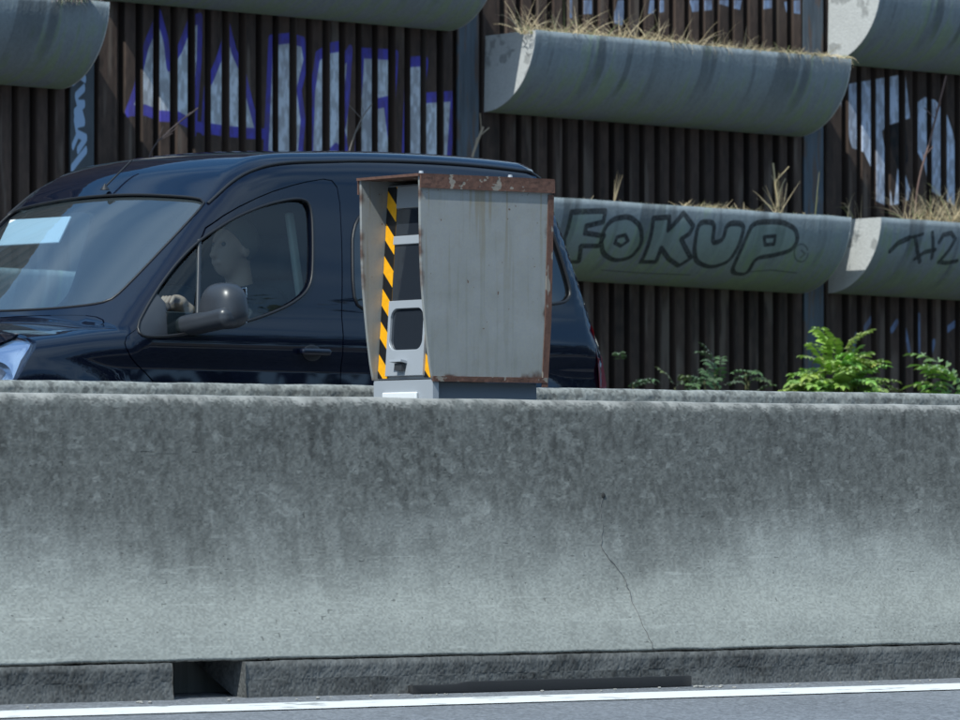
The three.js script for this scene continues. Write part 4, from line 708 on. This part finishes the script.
dryGrass('lettered', 'low clumps of dry grass along the black-lettered trough', (B, r, top) => {
  for (let i = 0; i < 90; i++) { const px = 680 + 78 * r(); tuft(B, r, top(px, 0.2 + 0.24 * r()), 6, 0.05, 0.085, 0.3); }
  for (let i = 0; i < 60; i++) { const px = 585 + 245 * r(); tuft(B, r, top(px, 0.2 + 0.26 * r()), 4, 0.05, 0.05, 0.3); }
  for (const px of [614, 776, 778, 782, 815]) for (let k = 0; k < 4; k++) B.blade(top(px, 0.32), new THREE.Vector3((r() - 0.5) * 0.5, 1, (r() - 0.5) * 0.3).normalize(), 0.1 + 0.18 * r(), 0.007, 0.5 * r(), straw(r), r, 5);
  for (let k = 0; k < 14; k++) B.blade(top(770 + 20 * r(), 0.36), new THREE.Vector3((r() - 0.5) * 2, 0.7, (r() - 0.5)).normalize(), 0.14 + 0.1 * r(), 0.006, 0.8 * r(), straw(r), r, 4);
}, 52);
dryGrass('tagged', 'tall tuft of dry grass in the trough with the thin black tag', (B, r, top) => {
  for (let i = 0; i < 40; i++) tuft(B, r, top(905 + 75 * r(), 0.12 + 0.3 * r()), 6, 0.07, 0.27, 0.75);
  for (let i = 0; i < 26; i++) tuft(B, r, top(900 + 80 * r(), 0.2 + 0.24 * r()), 5, 0.05, 0.1, 0.4);
  for (let k = 0; k < 10; k++) B.blade(top(846 + 16 * r(), 0.3), new THREE.Vector3(0.5 - r(), 0.8, 0.1).normalize(), 0.16, 0.005, 1.9, straw(r), r, 6);
}, 53);
dryGrass('left', 'grey withered weeds hanging over the dark trough', (B, r, top) => { for (let i = 0; i < 40; i++) for (let k = 0; k < 3; k++) B.blade(top(52 + 34 * r(), 0.475), new THREE.Vector3((r() - 0.5), 0.4, 0.5).normalize(), 0.1 + 0.1 * r(), 0.008, 2.4, [0.3, 0.29, 0.22].map((c) => c * (0.6 + 0.6 * r())), r, 5); }, 54);
dryGrass('top', 'dry grass along the trough above the purple graffiti', (B, r, top) => { for (let i = 0; i < 60; i++) tuft(B, r, top(140 + 330 * r(), 0.2 + 0.24 * r()), 5, 0.05, 0.1, 0.4); }, 55);
// dead stems
function stem(label, z, ptsPx, rad, col, twigs = 0, seed = 1) {
  const r = rng(seed), pts = ptsPx.map(([x, y, dz = 0]) => at(x, y, z + dz)), c = new THREE.CatmullRomCurve3(pts), t = thing('dead_stem', label, 'stem', pts[0].toArray(), 'dead plant stems on the wall');
  mesh('stalk', new THREE.TubeGeometry(c, 24, rad, 5).translate(-pts[0].x, -pts[0].y, -pts[0].z), std({ color: lin(...col), roughness: 0.95 }), t);
  for (let i = 0; i < twigs; i++) { const p = c.getPoint(0.35 + 0.6 * r()), e = p.clone().add(new THREE.Vector3((r() - 0.4) * 0.16, 0.03 + 0.09 * r(), (r() - 0.5) * 0.1)); mesh('twig', new THREE.TubeGeometry(new THREE.LineCurve3(p, e), 3, rad * 0.5, 4).translate(-pts[0].x, -pts[0].y, -pts[0].z), std({ color: lin(...col), roughness: 0.95 }), t); }
}
stem('long bare reddish stem leaning across the white graffiti', -23.8, [[913, 232], [919, 180], [930, 140], [946, 76]], 0.0065, [0.16, 0.1, 0.085], 5, 3);
stem('split pale stem beside the blue-grey post under the smooth trough', -23.9, [[468, 190], [472, 158], [478, 140], [483, 127]], 0.008, [0.34, 0.27, 0.2], 3, 5);
stem('thin bare twig in front of the purple graffiti', -23.85, [[340, 190], [352, 142], [362, 118], [372, 104]], 0.004, [0.2, 0.17, 0.15], 4, 8);
stem('thin bare twig at the left of the purple graffiti', -23.85, [[140, 200], [152, 150], [170, 130], [198, 108]], 0.004, [0.09, 0.07, 0.07], 4, 9);
stem('thin dry stalk standing up from the lettered trough', -23.75, [[780, 216], [776, 190], [773, 163]], 0.006, [0.5, 0.4, 0.24], 4, 10);

// weeds and shrubs on the verge
const GREEN = leafMat(0.4);
function frond(B, r, o, dir, len, pairs, lw, ll, base) {   // a feathered leaf: paired leaflets along a drooping stalk
  const p = o.clone(), d = dir.clone(), st = len / pairs; const pts = [p.clone()];
  for (let k = 0; k < pairs; k++) { p.addScaledVector(d, st); d.y -= 0.9 / pairs; d.normalize(); pts.push(p.clone());
    const side = new THREE.Vector3(d.z, 0, -d.x).normalize(), up = new THREE.Vector3().crossVectors(side, d).normalize(); if (up.y < 0) up.negate();
    for (const s of [1, -1]) { const q = 0.7 + 0.6 * r(), f = Math.sin(Math.PI * (0.18 + 0.75 * k / pairs)); B.leaf(p, side.clone().multiplyScalar(s).addScaledVector(d, 0.35).addScaledVector(up, (r() - 0.5) * 0.5).normalize(), up.clone().addScaledVector(side, (r() - 0.5) * 0.5).normalize(), ll * (0.55 + 0.5 * f), lw * (0.6 + 0.5 * f), base.map((c) => c * q)); } }
  B.leaf(p, d, new THREE.Vector3(0, 1, 0), ll, lw, base); return pts;
}
function shrub(name, label, group, px, z, topPy, spreadPx, n, o) {
  const r = rng(o.seed), foot = at(px, 390, z); foot.y = 0.43; const top = at(px, topPy, z).y, half = (at(px + spreadPx, 390, z).x - at(px - spreadPx, 390, z).x) / 2, t = thing(name, label, 'plant', foot.toArray(), group), B = new Blades(), stems = [];
  for (let i = 0; i < n; i++) {
    const a = r() * 6.283, q = Math.sqrt(r()), h = mix(0.72, 1.02, r()) * (1 - 0.22 * q * q) * (top - 0.43), c = new THREE.Vector3(Math.cos(a) * q * half * 0.75, h, Math.sin(a) * q * half * 0.5);
    if (i % 3 === 0) stems.push(bare(new THREE.TubeGeometry(new THREE.CatmullRomCurve3([new THREE.Vector3(c.x * 0.1, 0, c.z * 0.1), new THREE.Vector3(c.x * 0.5, h * 0.55, c.z * 0.5), c]), 6, 0.007, 5)));
    const out = new THREE.Vector3(Math.cos(a) * (0.3 + q), 1.1 * r() + 0.2, Math.sin(a) * (0.3 + q)).normalize(); frond(B, r, c, out, o.len * (0.7 + 0.5 * r()), o.pairs, o.lw, o.ll, o.col.map((x) => x * (0.8 + 0.4 * r())));
  }
  mesh('stem', mergeGeometries(stems), std({ color: lin(0.09, 0.09, 0.04), roughness: 0.9 }), t);
  const f = mesh('foliage', B.build(), GREEN, t);
}
shrub('green_shrub', 'big bright green shrub with feathery leaves in front of the ribbed wall', null, 836, -23.2, 350, 30, 130, { seed: 61, len: 0.19, pairs: 8, lw: 0.034, ll: 0.06, col: [0.3, 0.46, 0.07] });
shrub('green_shrub', 'low green plant with long pointed leaves beside the feathery shrub', null, 962, -22.9, 372, 18, 26, { seed: 62, len: 0.24, pairs: 5, lw: 0.035, ll: 0.13, col: [0.2, 0.38, 0.06] });
shrub('weed', 'sparse yellowish weed between the two green shrubs', null, 908, -23.4, 384, 16, 16, { seed: 63, len: 0.14, pairs: 4, lw: 0.022, ll: 0.045, col: [0.14, 0.17, 0.045] });
const weedG = 'weeds along the foot of the wall';
for (const [px, topPy, sp, n, seed, col, label] of [[718, 346, 20, 24, 71, [0.055, 0.14, 0.04], 'upright dark green weed at the wall foot, tallest of its row'], [680, 364, 20, 14, 72, [0.1, 0.16, 0.04], 'small pale green weed clump at the wall foot'], [652, 366, 15, 10, 73, [0.06, 0.13, 0.035], 'small dark green weed at the wall foot'], [622, 358, 18, 14, 74, [0.05, 0.11, 0.035], 'leafy weed beside the van tail light'], [745, 368, 12, 8, 75, [0.06, 0.12, 0.03], 'tiny weed beside the tallest weed of the row']]) shrub('weed', label, weedG, px, -23.5, topPy, sp, n, { seed, len: 0.12, pairs: 5, lw: 0.025, ll: 0.045, col });

// roadside trees behind the camera: the van's dark flank and windows mirror them
function tree(x, z, h, seed, label) {
  const r = rng(seed), t = thing('roadside_tree', label, 'tree', [x, -0.95, z], 'trees along the other side of the road'), B = new Blades();
  const limbs = [bare(new THREE.CylinderGeometry(0.1, 0.2, h * 0.6, 9).translate(0, h * 0.3, 0))]; const tips = [];
  for (let i = 0; i < 16; i++) { const a = i * 2.4, y = h * (0.06 + 0.55 * r()), l = h * (0.2 + 0.16 * r()), e = new THREE.Vector3(Math.cos(a) * l, y + l * 0.7, Math.sin(a) * l); limbs.push(bare(new THREE.TubeGeometry(new THREE.CatmullRomCurve3([new THREE.Vector3(0, y * 0.8, 0), new THREE.Vector3(e.x * 0.5, (y + e.y) / 2, e.z * 0.5), e]), 5, 0.045, 5))); tips.push(e); }
  for (let i = 0; i < 3200; i++) { const e = tips[Math.floor(r() * tips.length)], o = e.clone().add(new THREE.Vector3(r() - 0.5, r() - 0.5, r() - 0.5).multiplyScalar(h * 0.36)), d = new THREE.Vector3(r() - 0.5, r() - 0.6, r() - 0.5).normalize(), k = 0.6 + 0.7 * r(); B.leaf(o, d, new THREE.Vector3(r() - 0.5, 1, r() - 0.5).normalize(), 0.5, 0.34, [0.045 * k, 0.075 * k, 0.025 * k]); }
  mesh('trunk', mergeGeometries(limbs), std({ color: lin(0.07, 0.055, 0.04), roughness: 1 }), t); mesh('crown', B.build(), GREEN, t);
}
for (let i = 0; i < 14; i++) tree(14 + i * 5.6, 9 + (i % 3) * 1.6, 12.5 + (i * 37 % 5) * 0.8, 80 + i, 'bushy green tree on the near side of the road');
renderer.render(scene, camera);
